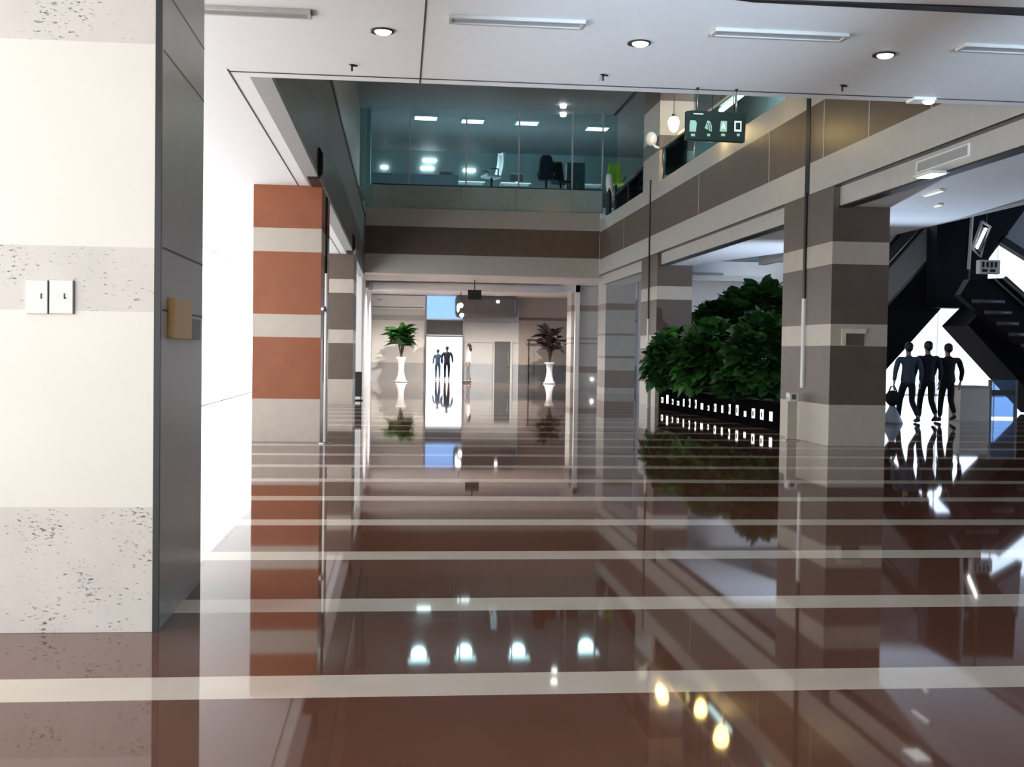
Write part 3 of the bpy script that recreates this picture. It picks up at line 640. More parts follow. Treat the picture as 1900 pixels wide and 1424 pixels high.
# office chairs
def shell_chair(pos, rz, h, label, cm, bm_, nm='office_chair', grp=None):
    x_, y_, z_ = pos; t = thing(nm, pos, label, 'chair', grp)
    s = h/1.2; R_ = Matrix.Rotation(rz, 3, 'Z')
    def L(px, py, pz): v = R_ @ Vector((px*s, py*s, pz*s)); return (x_+v.x, y_+v.y, z_+v.z)
    b = MB(); N = 9     # curved tall back
    for side in (0, 1):
        for i in range(N):
            u = i/(N-1); zz = .44+.76*u; yy = .22+.10*u+.05*math.sin(u*3)+side*.05
            hw = .25*(1-.25*u*u)*(1 if i < N-1 else .8)
            b.v += [L(-hw, yy-.05, zz), L(-hw*.5, yy, zz), L(hw*.5, yy, zz), L(hw, yy-.05, zz)]
    for side in (0, 1):
        for i in range(N-1):
            for j in range(3): a = side*N*4+i*4+j; b.face((a, a+1, a+5, a+4), 0, True)
    for i in range(N-1):
        for j in (0, 3): a = i*4+j; b.face((a, a+4, a+4+N*4, a+N*4))
    for j in range(3): b.face((j, j+1, j+1+N*4, j+N*4)); a = (N-1)*4+j; b.face((a, a+1, a+1+N*4, a+N*4))
    b.build('backrest', cm, t)
    b = MB(); b.prism([L(-.25, -.25, .44), L(.25, -.25, .44), L(.24, .24, .42), L(-.24, .24, .42)], (0, 0, .07*s)); b.build('seat', cm, t, bevel=.02)
    b = MB(); b.tube([L(0, 0, .12), L(0, 0, .44)], .035*s, 10); b.build('column', bm_, t)
    b = MB()
    for i in range(5): w = i*1.2566; b.tube([L(0, 0, .12), L(.3*math.cos(w), .3*math.sin(w), .05)], [.03*s, .018*s], 8); b.ball(L(.3*math.cos(w), .3*math.sin(w), .035), .033*s, n=8, k=5)
    b.build('base', bm_, t)
    for sgn in (-1, 1): b = MB(); b.tube([L(.24*sgn, .1, .46), L(.3*sgn, .08, .66), L(.3*sgn, -.16, .68)], .02*s, 8); b.build('armrest', bm_, t)
    return t
c = atY(917, 345, 42.1); shell_chair((c.x-.1, 42.15, 7.45), math.radians(-70), 1.5, 'white shell office chair seen from the side behind the glass', M['whitecloth'], M['black'])
c = atY(1012, 345, 42.2); shell_chair((c.x, 42.0, 7.45), math.radians(170), 1.36, 'black office chair left of the dark cabinet', M['navy'], M['black'])
c = atY(1042, 345, 42.5); shell_chair((c.x, 42.75, 7.45), math.radians(20), 1.38, 'black office chair in front of the dark cabinet', M['blackcloth'], M['black'])
c = atY(1143, 345, 42.6); shell_chair((c.x, 42.6, 7.45), math.radians(0), 1.36, 'lime green office chair at the right of the upper office', M['lime'], M['black'])
x0, x1, z0, z1 = rect(1052, 301, 1085, 352, 43.4)
t = thing('cabinet', ((x0+x1)/2, 43.6, 7.45), 'dark office cabinet behind the black chairs', 'cabinet')
b = MB(); b.box(x0, x1, 43.4, 43.9, 7.45, z1); b.build('body', M['dgrey'], t, bevel=.01)
for i in (0, 1):
    xa = x0+(x1-x0)*i/2; b = MB(); b.box(xa+.01, xa+(x1-x0)/2-.01, 43.38, 43.4, 7.5, z1-.03); d_ = b.build('door', mat('dark_teal_door', (.03, .06, .06), .4), t)
    b = MB(); b.box(xa+.06, xa+.08, 43.36, 43.38, 7.9, 8.1); b.build('handle', M['steel'], d_)
def desk(px0, px1, Y, label):
    a_, b_ = atY(px0, 350, Y).x, atY(px1, 350, Y).x; t = thing('desk', ((a_+b_)/2, Y+.3, 7.45), label, 'desk', 'desks in the upper office')
    b = MB(); b.box(a_, b_, Y, Y+.7, 8.16, 8.2); b.build('top', M['whitecloth'], t, bevel=.005)
    for x_ in (a_+.05, b_-.05):
        for y_ in (Y+.06, Y+.64): b = MB(); b.box(x_-.025, x_+.025, y_-.025, y_+.025, 7.45, 8.16); b.build('leg', M['steel'], t)
desk(810, 900, 44.5, 'white desk left of the white shell chair'); desk(930, 985, 44.5, 'white desk right of the white shell chair'); desk(1066, 1118, 44.3, 'white desk near the lime chair')
def monitor(px, Y, label, rz=0):
    c = atY(px, 340, Y); t = thing('monitor', (c.x, Y+.35, 8.2), label, 'monitor', 'monitors on the office desks')
    b = MB(); b.box(c.x-.25, c.x+.25, Y+.35, Y+.39, 8.3, 8.6); b.build('screen', M['black'], t, bevel=.01)
    b = MB(); b.box(c.x-.03, c.x+.03, Y+.36, Y+.4, 8.2, 8.35); b.box(c.x-.12, c.x+.12, Y+.3, Y+.46, 8.2, 8.215); b.build('stand', M['white'], t)
monitor(828, 44.5, 'black monitor on the desk left of the white shell chair'); monitor(960, 44.5, 'black monitor on the desk left of the black chairs')
# black coat on a white chair at the gallery corner
c = atX(1130, 392, XR+.15)
t = shell_chair((7.36+.3, 39.6, 6.42), math.radians(95), 1.42, 'white high backed chair with black coat at the gallery corner', M['whitecloth'], M['steel'])
b = MB(); cx, cy = 7.66-.32, 39.6
b.prism([(cx, cy-.34, 6.44), (cx, cy+.34, 6.44), (cx, cy+.30, 7.2), (cx, cy+.1, 7.80), (cx, cy-.1, 7.82), (cx, cy-.28, 7.2)], (-.09, 0, 0)); g = b.build('coat', M['blackcloth'], bevel=.04); tag(g, 'black coat draped over the white high backed chair', 'coat')
# glass balustrades on the right gallery
t = thing('balustrade', (XR+.1, 36, 6.4), 'glass balustrade with dark handrail beside the coat', 'balustrade')
b = MB(); b.box(XR+.09, XR+.105, 34.0, 38.6, 6.4, 7.12); b.build('panel', M['tealglass'], t)
b = MB(); b.tube([(XR+.1, 38.8, 6.95), (XR+.1, 36, 7.12), (XR+.1, 34.0, 7.2)], .045, 10); b.build('handrail', M['black'], t)
for y in (34.0, 36.3, 38.6): b = MB(); b.tube([(XR+.1, y, 6.4), (XR+.1, y, 7.1)], .035, 8); b.build('post', M['black'], t)
t = thing('balustrade', (XR+.1, 25, 6.4), 'blue green glass balustrade right of the dark green sign', 'balustrade')
for y0, y1 in ((11.6, 15.5), (15.6, 19.5), (21.2, 24.5), (24.6, 28.0), (28.1, 31.5)):
    b = MB(); b.box(XR+.09, XR+.105, y0, y1, 6.4, 7.35); b.build('panel', M['tealglass'], t)
for y in (28.05, 31.5, 24.55, 21.2): b = MB(); b.tube([(XR+.1, y, 6.4), (XR+.1, y, 7.4)], .03, 8); b.build('post', M['steel'], t)
b = MB(); b.tube([(XR+.1, 21.2, 7.38), (XR+.1, 31.5, 7.38)], .035, 10); b.build('handrail', M['lightgrey'], t)
spot('gallery_fill', (9.0, 24, 10.2), 500, (.8, .95, 1), 160); spot('gallery_fill', (9.0, 28.5, 10.1), 450, (.8, .95, 1), 165)  # extra spots without fixtures, added to lift the dark upper gallery
# tube lamp of the upper gallery
p, q = atX(1338, 205, 8.6), atX(1378, 174, 8.6)
t = thing('tube_lamp', ((p.x+q.x)/2, (p.y+q.y)/2, min(p.z, q.z)), 'bright white tube lamp above the dark green sign', 'tube lamp')
b = MB(); b.tube([p, q], .07, 10); b.build('tube', M['lampwhite'], t)
b = MB(); b.box(p.x-.1, p.x+.1, min(p.y, q.y)-.1, max(p.y, q.y)+.1, max(p.z, q.z)+.07, max(p.z, q.z)+.17); b.build('housing', M['dgrey'], t)
for v in (p, q): b = MB(); b.tube([v, (v.x, v.y, 10.3)], .015, 6); b.build('rod', M['black'], t)
# pale panel on the upper left wall and white sconces
x0 = XL-.455; a_, b_ = atX(627, 165, x0), atX(664, 236, x0)
b = MB(); b.box(x0, x0+.03, a_.y, b_.y, b_.z, a_.z); g = b.build('wall_panel', M['lightgrey'], bevel=.01); tag(g, 'pale grey panel high on the left atrium wall', 'panel')
p = atX(1216, 258, XR-.1)
t = thing('wall_lamp', (XR-.05, p.y, p.z-.2), 'white bracket lamp beside the dark channel of the upper pillar', 'wall lamp')
b = MB(); b.ball((XR-.22, p.y, p.z), (.17, .12, .2)); b.build('shade', M['ceramic'], t)
b = MB(); b.tube([(XR+.01, p.y, p.z-.25), (XR-.1, p.y, p.z-.22), (XR-.2, p.y, p.z-.1)], .04, 8); b.build('bracket', M['white'], t)
# two dots of light on the atrium ceiling
for px, py, lb in ((1045, 194, 'nearer of two small lights in the high grey ceiling'), (1045, 210, 'farther of two small lights in the high grey ceiling')):
    c = atZ(px, py, 10.3); b = MB(); b.lathe([(.10, -.12), (.12, -.06), (.12, 0)], (c.x, c.y, 10.3), 14); g = b.build('downlight', M['lampwhite']); tag(g, lb, 'ceiling light', 'small lights in the high ceiling')

# ------------------------------------------------------------------ fittings on the pillars
def plate(px0, px1, label, mark):
    x0, x1, z0, z1 = rect(px0, 520, px1, 583, 6.08); t = thing('switch_plate', ((x0+x1)/2, 6.07, z0), label, 'wall switch', 'white switch plates')
    b = MB(); b.box(x0, x1-.004, 6.066, 6.08, z0, z1); b.build('plate', M['ceramic'], t, bevel=.003)
    b = MB(); b.box(x1-.006, x1, 6.068, 6.08, z0, z1); b.build('edge', M['black'], t)
    cx = x0+(x1-x0)*(.62 if mark else .68); zm = (z0+z1)/2+.005
    b = MB(); b.box(cx-.003, cx+.003, 6.063, 6.067, zm-.014, zm+.014)
    if mark: b.box(cx-.003, cx+.008, 6.063, 6.067, zm-.014, zm-.006)
    b.build('toggle', M['black'], t)
plate(50, 91, 'left white switch plate on the near pillar', 0); plate(93, 138, 'right white switch plate on the near pillar', 1)
# amber sign box on the pillar side
p, q = atX(311, 552, -1.255), atX(349, 630, -1.255)
t = thing('wall_box', (-1.2, (p.y+q.y)/2, q.z), 'amber notice box on the grey side of the near pillar', 'notice box')
b = MB(); b.box(-1.255, -1.215, p.y, q.y-.1, q.z, p.z); b.build('front', M['yellow'], t, bevel=.004)
b = MB(); b.box(-1.255, -1.22, q.y-.1, q.y+.22, q.z, p.z-.1); b.build('side_panel', M['dgrey'], t, bevel=.004)
# white notice frame
x0, x1, z0, z1 = rect(1562, 610, 1606, 642, 18.48)
t = thing('notice_frame', ((x0+x1)/2, 18.48, z0), 'cream notice frame on the beige band of the right pillar', 'frame')
b = MB(); b.box(x0, x1, 18.45, 18.5, z1-.08, z1); b.box(x0, x0+.07, 18.45, 18.5, z0, z1-.08); b.build('frame', mat('cream_frame', (.75, .68, .55), .4), t, bevel=.006)
b = MB(); b.box(x0+.07, x1-.03, 18.475, 18.5, z0, z1-.08); b.build('panel', M['brown'], t)
# slim post at the right pillar
X0 = 7.02; p = atX(1467, 814, X0); yy = p.y
t = thing('reader_post', (X0, yy, 0), 'slim pale post with square white head beside the right pillar', 'post')
b = MB(); b.box(X0-.09, X0+.09, yy-.06, yy+.06, .02, .78); b.build('column', M['beige'], t, bevel=.008)
b = MB(); b.box(X0-.08, X0+.10, yy-.1, yy+.08, .70, .86); k = b.build('head', M['ceramic'], t, bevel=.01)
b = MB(); b.box(X0-.03, X0+.05, yy-.106, yy-.1, .74, .83); b.build('reader', M['dgrey'], k)
b = MB(); b.box(X0-.12, X0+.12, yy-.1, yy+.1, 0, .02); b.build('foot', M['steel'], t)
# white post with knob beside the brightly lit left pillar, dark display board further back
p = atY(606, 508, 18.35); t = thing('guide_post', (p.x, 18.3, 0), 'slim white post with steel knob beside the brightly lit left pillar', 'post')
b = MB(); b.tube([(p.x, 18.3, .02), (p.x, 18.3, p.z)], .025, 12); b.build('pole', M['ceramic'], t)
kz = atY(603, 574, 18.3).z; b = MB(); b.ball((p.x-.03, 18.25, kz), .05); b.build('knob', M['steel'], t)
b = MB(); b.lathe([(.12, 0), (.12, .015), (.03, .03)], (p.x, 18.3, 0), 18); b.build('foot', M['steel'], t)
Y = 34.2; x0, x1, z0, z1 = rect(657, 690, 671, 748, Y)
t = thing('display_board', ((x0+x1)/2, Y, 0), 'narrow dark display board beside the far left brown pillar', 'display board')
b = MB(); b.box(x0, x1, Y-.03, Y+.03, .12, z1); b.build('panel', M['dgrey'], t, bevel=.01)
b = MB(); b.box(x0-.03, x1+.03, Y-.2, Y+.2, 0, .03); b.build('foot', M['black'], t)
for s_ in (x0+.03, x1-.03): b = MB(); b.box(s_-.015, s_+.015, Y-.015, Y+.015, .03, .14); b.build('leg', M['steel'], t)
# louvred vent on the right bulkhead + aisle lamps
p, q = atX(1702, 300, XR+.12), atX(1800, 272, XR+.12); 
t = thing('air_vent', (XR+.1, (p.y+q.y)/2, 4.14), 'white framed rectangular vent on the right bulkhead', 'air vent')
ya_, yb_ = sorted((p.y, q.y))
b = MB(); b.box(XR+.1, XR+.12, ya_, yb_, 4.15, 4.17); b.box(XR+.1, XR+.12, ya_, yb_, 4.30, 4.32); b.box(XR+.1, XR+.12, ya_, ya_+.03, 4.17, 4.30); b.box(XR+.1, XR+.12, yb_-.03, yb_, 4.17, 4.30); b.build('frame', M['white'], t)
b = MB()
b.box(XR+.112, XR+.12, ya_+.03, yb_-.03, 4.17, 4.30)
for i in range(5): b.box(XR+.106, XR+.113, ya_+.03, yb_-.03, 4.18+i*.025, 4.187+i*.025)
b.build('louvre', M['grey'], t)
def aisle(px, py, label, w=.16, d=.35):
    c = atZ(px, py, 4.05); t = thing('ceiling_lamp', (c.x, c.y, 4.0), label, 'ceiling light', 'small lamps in the right aisle ceiling')
    b = MB(); b.box(c.x-w, c.x+w, c.y-d, c.y+d, 4.02, 4.055); b.build('frame', M['white'], t, bevel=.006)
    b = MB(); b.box(c.x-w+.03, c.x+w-.03, c.y-d+.03, c.y+d-.03, 4.012, 4.025); b.build('diffuser', M['lampsoft'], t)
aisle(1728, 322, 'rectangular lamp in the aisle ceiling under the white vent', .14, .25)
aisle(1732, 356, 'slim lamp in the aisle ceiling below the white vent', .05, .3)
aisle(1740, 379, 'tiny round lamp in the aisle ceiling right of the pillar', .05, .12)
c = atZ(1715, 187, ZC)
t = thing('ceiling_lamp', (c.x, 11.15, ZC-.04), 'white lamp at the front ceiling edge, far right', 'ceiling light')
b = MB(); b.box(c.x-.18, c.x+.05, 11.05, 11.25, ZC-.03, ZC); b.build('frame', M['white'], t, bevel=.005)
b = MB(); b.ball((c.x+.0, 11.12, ZC-.03), (.06, .06, .03)); b.build('lens', M['lampwhite'], t)
# ------------------------------------------------------------------ escalator hall
def escalator(label, p_low, p_high, Y0, Y1, thick, rail):
    """truss runs from the low point to the high point (underside line) between Y0 and Y1"""
    a, c = Vector((p_low[0], Y0, p_low[1])), Vector((p_high[0], Y0, p_high[1])); d = (c-a).normalized(); n = Vector((-d.z, 0, d.x)) if d.x > 0 else Vector((d.z, 0, -d.x))
    w = Y1-Y0; t = thing('escalator', ((a.x+c.x)/2, (Y0+Y1)/2, max(0, min(a.z, c.z))), label, 'escalator')
    b = MB(); b.prism([a, c, c+n*thick, a+n*thick], (0, w, 0)); b.build('truss', M['gloss_black'], t, bevel=.02)
    L = (c-a).length; k = int(L/.55)
    for i in range(k):
        u = a+d*(L*(i+.5)/k)+n*thick; b = MB(); b.prism([u-d*.2, u+d*.2, u+d*.2+n*.22, ], (0, w-.3, 0))
        for v in range(len(b.v)): b.v[v] = (b.v[v][0], b.v[v][1]+.15, b.v[v][2])
        b.build('step', M['dgrey'], t)
    for y in (Y0+.03, Y1-.05):
        b = MB(); b.prism([a+n*(thick+.02)+Vector((0, y-Y0, 0)), c+n*(thick+.02)+Vector((0, y-Y0, 0)), c+n*(thick+rail)+Vector((0, y-Y0, 0)), a+n*(thick+rail)+Vector((0, y-Y0, 0))], (0, .02, 0))
        s_ = b.build('side_panel', M['grey'] if y < Y1-.2 else M['dgrey'], t)
        b = MB(); b.tube([a+n*(thick+rail)+Vector((0, y-Y0+.01, 0)), c+n*(thick+rail)+Vector((0, y-Y0+.01, 0))], .06, 8); b.build('handrail', M['black'], s_)
        b = MB(); b.prism([a+n*(thick-.02)+Vector((0, y-Y0-.035, 0)), c+n*(thick-.02)+Vector((0, y-Y0-.035, 0)), c+n*(thick+.04)+Vector((0, y-Y0-.035, 0)), a+n*(thick+.04)+Vector((0, y-Y0-.035, 0))], (0, .03, 0)); b.build('skirt_line', M['steel'], t)
    return t
YE1, YE2 = 31.5, 29.0
u0, u1 = atY(1640, 692, YE1), atY(1770, 547, YE1); sl = (u1.z-u0.z)/(u1.x-u0.x)
e1 = escalator('dark escalator rising to the right behind the banded pillar', (u0.x-(u0.z-.02)/sl, .02), (u1.x+(5.2-u1.z)/sl, 5.2), YE1, YE1+1.6, 1.25, .75)
v0, v1 = atY(1762, 622, YE2+1.5), atY(1893, 765, YE2+1.5); sl2 = (v1.z-v0.z)/(v1.x-v0.x)
e2 = escalator('dark escalator descending to the right in front of the facade', (v1.x+(.02-v1.z)/sl2, .02), (v0.x-.25, v0.z-.25*sl2), YE2, YE2+1.5, 1.1, .05)
# ribbed soffit of the upper flight
Y = YE2-.6
pts = [atY(px, py, Y) for px, py in ((1738, 590), (1862, 518), (1960, 610), (1960, 715), (1900, 655), (1790, 545))]
pts = [atY(px, py, Y) for px, py in ((1782, 548), (1800, 518), (1862, 516), (1975, 618), (1975, 722))]
t = thing('escalator_soffit', (pts[0].x+1.5, Y, pts[3].z), 'ribbed dark underside of the upper escalator flight at the right', 'escalator underside')
b = MB(); b.prism(pts, (0, .35, 0)); b.build('panel', M['gloss_black'], t, bevel=.02)
A_, B_ = pts[0], pts[4]; A2, B2 = pts[2], pts[3]
for i in range(8):
    u = (i+.6)/8.5; a_, c_ = A_.lerp(B_, u), A2.lerp(B2, u); b = MB(); b.tube([(a_.x+.1, Y-.02, a_.z+.02), (c_.x-.1, Y-.02, a_.z+.02)], .055, 8); b.build('rib', M['dgrey'], t)
b = MB(); b.tube([(A2.x, Y-.05, A2.z), (B2.x, Y-.05, B2.z)], .07, 8); b.tube([(A2.x-.25, Y-.05, A2.z-.05), (B2.x-.25, Y-.05, B2.z-.05)], .03, 8); b.build('edge_rail', M['dgrey'], t)
# dark hanging shafts from the hall roof
x0, x1, z0, z1 = rect(1727, 400, 1782, 560, 31.2)
b = MB(); b.box(x0, x1, 30.8, 31.4, z0-.2, 7.6); struct(b.build('pillar', M['gloss_black']), 'broad black shaft behind the aisle ceiling edge')
x0, x1, z0, z1 = rect(1782, 400, 1797, 540, 31.0)
b = MB(); b.box(x0, x1, 30.9, 31.4, z0-.2, 7.6); o = struct(b.build('pillar', M['dgrey']), 'grey strip of the black shaft')
p = atY(1803, 405, 30.8); q = atY(1797, 500, 30.8)
b = MB(); b.tube([(p.x, 30.8, 7.6), (p.x, 30.8, p.z), (q.x, 30.8, q.z)], .05, 8); g = b.build('light_pipe', M['white']); tag(g, 'thin white vertical pipe beside the black shaft', 'pipe')
x0, x1, z0, z1 = rect(1805, 380, 1880, 545, 31.6)
b = MB(); P4 = [atY(px, py, 31.6) for px, py in ((1804, 560), (1832, 530), (1835, 480), (1905, 385), (1905, 300), (1804, 300))]; b.prism(P4, (0, .4, 0)); struct(b.build('wall_partition', M['gloss_black']), 'black sloping wall under the hall roof')
P4 = [atY(px, py, 32.2) for px, py in ((1862, 440), (1910, 372), (1910, 470))]
b = MB(); b.prism(P4, (0, .3, 0)); struct(b.build('trim_7', M['grey']), 'grey triangular panel at the right edge')
P4 = [atY(px, py, 31.5) for px, py in ((1852, 447), (1862, 438), (1912, 470), (1912, 484))]
b = MB(); b.prism(P4, (0, .3, 0)); struct(b.build('trim_8', M['black']), 'black sloping beam at the right edge')
# tilted linear lamp and white grille
Y = 30.3
c4 = [atY(px, py, Y) for px, py in ((1822, 411), (1837, 421), (1819, 477), (1804, 462))]
t = thing('linear_lamp', (c4[0].x, Y, c4[2].z), 'tilted white framed lamp on the black sloping wall', 'lamp')
b = MB(); b.tube([c4[0], c4[1], c4[2], c4[3], c4[0]], .045, 8); b.build('frame', M['white'], t)
ctr = sum(c4, Vector())/4; b = MB(); b.prism([ctr+(v-ctr)*.75 for v in c4], (0, .05, 0)); b.build('reflector', M['steel'], t)
b = MB(); b.tube([(c4[0]+c4[1])/2+Vector((0, -.02, -.12)), (c4[2]+c4[3])/2+Vector((0, -.02, .12))], .035, 8); b.build('tube', M['lampwhite'], t)
b = MB(); k_ = (c4[0]+c4[1])/2; b.tube([k_, (k_.x, k_.y, 7.6)], .02, 6); b.build('rod', M['black'], t)
x0, x1, z0, z1 = rect(1818, 482, 1856, 509, 28.3)
t = thing('grille_panel', ((x0+x1)/2, 28.3, z0), 'small white grille with dark slots at the top of the escalator', 'grille')
b = MB(); b.box(x0, x1, 28.3, 28.5, z0, z1); b.build('panel', M['white'], t, bevel=.02)
for i in range(4): xa = x0+.07+i*.115; b = MB(); b.box(xa, xa+.055, 28.285, 28.3, z0+.17, z1-.05); b.build('slot', M['black'], t)
for i in range(2): xa = x0+.07+i*.22; b = MB(); b.box(xa, xa+.14, 28.285, 28.3, z0+.05, z0+.12); b.build('slot', M['black'], t)
# white counter and blue glass screen
x0, x1, z0, z1 = rect(1783, 716, 1834, 790, 26.2)
t = thing('counter', ((x0+x1)/2, 26.4, 0), 'pale grey counter front right of the three walking people', 'counter')
b = MB(); b.box(x0, x1, 26.2, 26.8, 0, z1-.05); b.build('body', M['ceramic'], t, bevel=.01)
b = MB(); b.box(x0-.03, x1+.03, 26.15, 26.85, z1-.05, z1); b.build('top', M['lightgrey'], t, bevel=.008)
x0, x1, z0, z1 = rect(1838, 705, 1884, 770, 27.5)
t = thing('glass_screen', ((x0+x1)/2, 27.5, 0), 'low blue glass screen right of the pale counter', 'glass screen')
b = MB(); b.box(x0, x1, 27.5, 27.53, .05, z1); b.build('pane', M['blueglass'], t)
b = MB(); b.box(x0, x1, 27.48, 27.55, z1-.6+.2, z1-.6+.34); b.build('rail', M['dgrey'], t)
for x_ in (x0, x1): b = MB(); b.box(x_-.03, x_+.03, 27.47, 27.56, 0, z1); b.build('post', M['steel'], t)

# ------------------------------------------------------------------ people
def skin(name, verts, edges, roots, m, parent, sub=1):
    """verts (x,y,z,r) in world; one continuous skinned surface"""
    org = Vector(root(parent)['_o']); me = bpy.data.meshes.new(name)
    me.from_pydata([tuple(Vector(v[:3])-org) for v in verts], edges, []); o = bpy.data.objects.new(name, me); sc.collection.objects.link(o); o.parent = parent
    sk = o.modifiers.new('skin', 'SKIN'); sk.use_smooth_shade = True; sk.branch_smoothing = .5
    for i, v in enumerate(verts):
        r = v[3]; rx, ry = r if isinstance(r, tuple) else (r, r)
        me.skin_vertices[0].data[i].radius = (rx, ry); me.skin_vertices[0].data[i].use_root = i in roots
    s = o.modifiers.new('sub', 'SUBSURF'); s.levels = s.render_levels = sub
    me.materials.append(m); return o
def person(base, rz, h, label, top, legs, stride=.25, hairlen=.0, bend=0, arm=.1, bulk=1., group=None, shoe='black'):
    t = thing('person', base, label, 'person', group); s = h/1.75; R_ = Matrix.Rotation(rz, 3, 'Z')
    def P(x, y, z, r): v = R_ @ Vector((x*s, y*s, z*s)); return (base[0]+v.x, base[1]+v.y, base[2]+v.z, tuple(q*s for q in r) if isinstance(r, tuple) else r*s)
    S = stride; k = bulk
    lh, rh = (-.10, 0, .90), (.10, 0, .90)
    lk, la, lt = (-.10, S*.55, .50), (-.10, S*.75, .09), (-.11, S*.75+.17, .035)
    rk, ra, rt = (.10, S*.1, .49), (.10, -S*.95, .17 if S > .1 else .09), (.11, -S*.95+.15, .06 if S > .1 else .035)
    sh, el, wr = (.19*k, 0, 1.42), (.27*k, -.03, 1.14), (.27*k, .08, .89)
    def armp(sg, sw): return [(sg*.185*k, 0, 1.42), (sg*.255*k, -.02-sw*.1, 1.14), (sg*.275*k, .05-sw*.35, .90)]
    # body: pelvis root, spine, neck, head, arms, legs, fingers
    V = []; E_ = []; roots = [0]
    def add(x, y, z, r, prev=None):
        V.append(P(x, y, z, r)); i = len(V)-1
        if prev is not None: E_.append((prev, i))
        return i
    pel = add(0, 0, .94, .09); w1 = add(0, .02, 1.12, .07, pel); ch = add(0, .015, 1.30, .075, w1); nb = add(0, 0, 1.45, .07, ch); nk = add(0, .01, 1.52, .052, nb)
    h1 = add(0, .02, 1.60, (.072, .082), nk); h2 = add(0, .015, 1.68, (.077, .092), h1); h3 = add(0, .01, 1.735, .05, h2)
    for sg, sw in ((-1, arm), (1, -arm)):
        a0, a1, a2 = armp(sg, sw); i0 = add(*a0, .055, nb if False else ch); i1 = add(*a1, .042, i0); i2 = add(*a2, .028, i1)
        hx, hy, hz = a2; i3 = add(hx, hy+.02, hz-.07, (.018, .036), i2)
        for fi, (dy, L) in enumerate(((.03, .065), (.01, .08), (-.01, .075), (-.028, .055))):
            f1 = add(hx, hy+.025+dy, hz-.115, .009, i3); f2 = add(hx-sg*.012, hy+.03+dy, hz-.115-L*.6, .0085, f1); add(hx-sg*.03, hy+.03+dy, hz-.115-L, .007, f2)
        th = add(hx-sg*.01, hy+.06, hz-.06, .010, i2); add(hx-sg*.02, hy+.075, hz-.105, .009, th)
    for hp, kn, an, to in ((lh, lk, la, lt), (rh, rk, ra, rt)):
        j0 = add(*hp, .085, pel); j1 = add(*kn, .056, j0); j2 = add(*an, .038, j1); add(*to, .032, j2)
    body = skin('body', V, E_, roots, M['skin'], t)
    # face and ears
    b = MB(); f = R_ @ Vector((0, 1, 0)); c = P(0, .115, 1.625, 0)
    b.tube([P(0, .105, 1.655, 0)[:3], P(0, .128, 1.62, 0)[:3]], [.010*s, .017*s], 8); 
    for sg in (-1, 1): b.ball(P(sg*.08, .01, 1.635, 0)[:3], (.014*s, .02*s, .03*s), n=8, k=6)
    b.build('face', M['skin'], t)
    b = MB()
    for sg in (-1, 1): b.ball(P(sg*.032, .10, 1.655, 0)[:3], .011*s, n=8, k=6)
    b.build('eyes', M['black'], t)
    # jacket
    V = []; E_ = []
    p0_ = add(0, 0, .84, (.15*k, .115)); pel = add(0, -.005, .95, (.165*k, .125), p0_); w1 = add(0, 0, 1.10, (.155*k, .12), pel); ch = add(0, -.005, 1.30, (.175*k, .125), w1); nb = add(0, 0, 1.44, (.10, .085), ch); add(0, .005, 1.495, .066, nb)
    for sg, sw in ((-1, arm), (1, -arm)):
        a0, a1, a2 = armp(sg, sw); i0 = add(*a0, .078, ch); i1 = add(*a1, .058, i0); add(a2[0], a2[1], a2[2]+.02, .043, i1)
    skin('jacket', V, E_, [0], top, t)
    V = []; E_ = []
    tp = add(0, 0, 1.06, (.14, .105)); pel = add(0, 0, .95, (.15, .115), tp)
    for hp, kn, an, to in ((lh, lk, la, lt), (rh, rk, ra, rt)):
        j0 = add(hp[0], hp[1], hp[2]-.05, .095, pel); j1 = add(*kn, .07, j0); add(an[0], an[1], an[2]+.03, .056, j1)
    skin('trousers', V, E_, [0], legs, t)
    for an, to in ((la, lt), (ra, rt)):
        V = []; E_ = []; i0 = add(an[0], an[1]-.05, an[2]-.03, .043); i1 = add((an[0]+to[0])/2, (an[1]+to[1])/2, (an[2]+to[2])/2-.012, .042, i0); add(to[0], to[1]+.03, to[2], .034, i1)
        skin('shoe', V, E_, [0], M['black'], t)
    b = MB(); b.ball(P(0, -.012, 1.685, 0)[:3], (.092*s, .104*s, .088*s), n=18, k=12); b.ball(P(0, -.045, 1.64, 0)[:3], (.078*s, .072*s, .085*s), n=14, k=9)
    if hairlen: b.ball(P(0, -.06, 1.58-hairlen/2, 0)[:3], (.085*s, .06*s, (.08+hairlen/2)*s), n=14, k=9)
    b.build('hair', M['hair'], t)
    t['_hand'] = P(-.275*k, .05-arm*.35, .80, 0)[:3]
    return t
def at_floor(px, py): p = atZ(px, py, 0); return (p.x, p.y, 0)
G = 'three people walking away under the escalators'
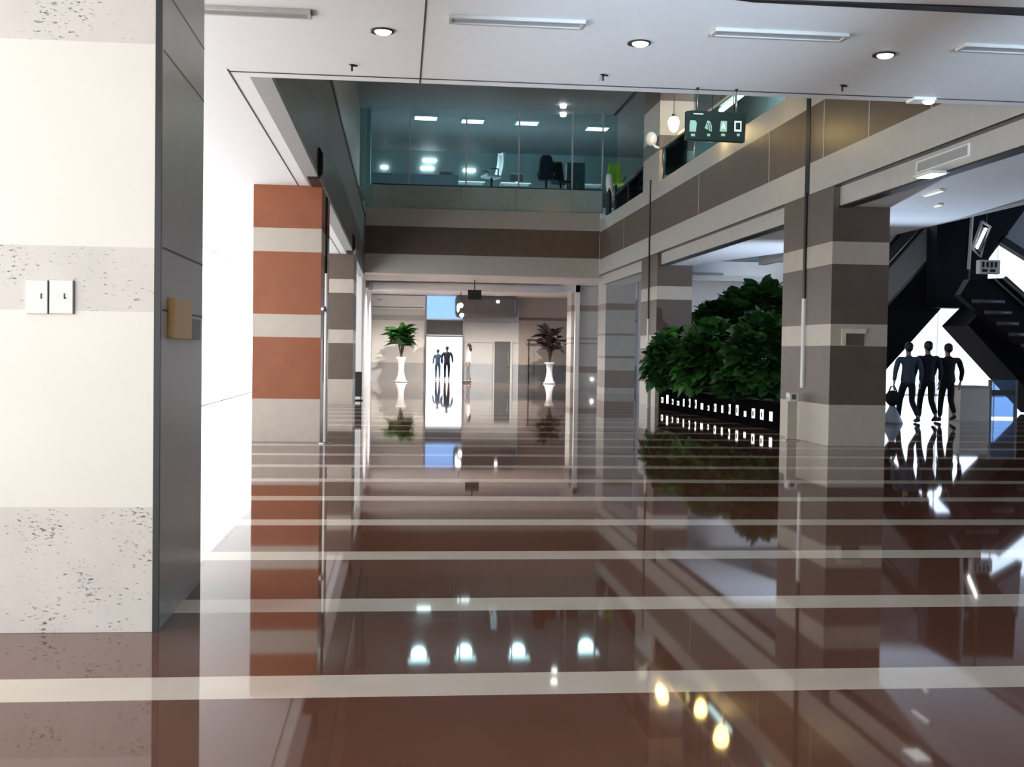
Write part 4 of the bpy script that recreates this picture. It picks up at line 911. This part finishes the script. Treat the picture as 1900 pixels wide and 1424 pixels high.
walker = person(at_floor(1683, 787), math.radians(-8), 1.86, 'person in slate grey top walking away, leftmost of three', M['slate'], M['navy'], .42, group=G, arm=.25, bulk=1.12)
person(at_floor(1719, 786), math.radians(0), 1.90, 'person in dark suit walking away, middle of three', M['navy'], M['blackcloth'], .22, group=G, arm=.1, bulk=1.15)
person(at_floor(1756, 784), math.radians(6), 1.86, 'person in bulky black coat walking away, rightmost of three', M['blackcloth'], M['blackcloth'], .15, group=G, bulk=1.4)
person((atY(829, 702, 60).x, 60, 0), 0, 1.78, 'person in dark clothes standing in the bright doorway', M['navy'], M['blackcloth'], .05, bulk=1.1)
person((atY(812, 702, 61.2).x, 61.2, 0), 0, 1.62, 'smaller person in blue grey left of the doorway figure', M['slate'], M['slate'], .1)
person((atY(869, 705, 55).x, 55, 0), math.radians(90), 1.90, 'person in white top and grey trousers beside the bright doorway', M['whitecloth'], M['greycloth'], .1, hairlen=.12)
# bag on the arm of the left walker and a grey cone stand by the pillar
hx, hy, hz = walker['_hand']; c = Vector((hx-.03, hy, hz-.26))
t = thing('shoulder_bag', (c.x, hy, c.z-.2), 'black rounded bag hanging at the left walker', 'bag')
b = MB(); b.ball((c.x, hy, c.z), (.17, .1, .18), n=18, k=12); b.build('pouch', M['blackcloth'], t)
b = MB(); b.tube([(c.x-.1, hy, c.z+.12), (c.x-.03, hy+.02, c.z+.27), (c.x+.05, hy+.02, c.z+.27), (c.x+.12, hy, c.z+.1)], .018, 8); b.build('strap', M['black'], t)
c = atZ(1655, 786, 0)
t = thing('floor_stand', (c.x, c.y, 0), 'translucent grey cone shaped stand beside the banded pillar', 'floor stand')
b = MB(); b.lathe([(.24, 0), (.235, .04), (.15, .22), (.09, .34), (.07, .40)], (c.x, c.y, 0), 22); b.build('cone', mat('pale_blue_plastic', (.45, .52, .6), .25), t)
b = MB(); b.lathe([(.05, .40), (.10, .44), (.09, .52), (.05, .55), (.08, .58), (.03, .62)], (c.x, c.y, 0), 16); b.build('neck', M['navy'], t)
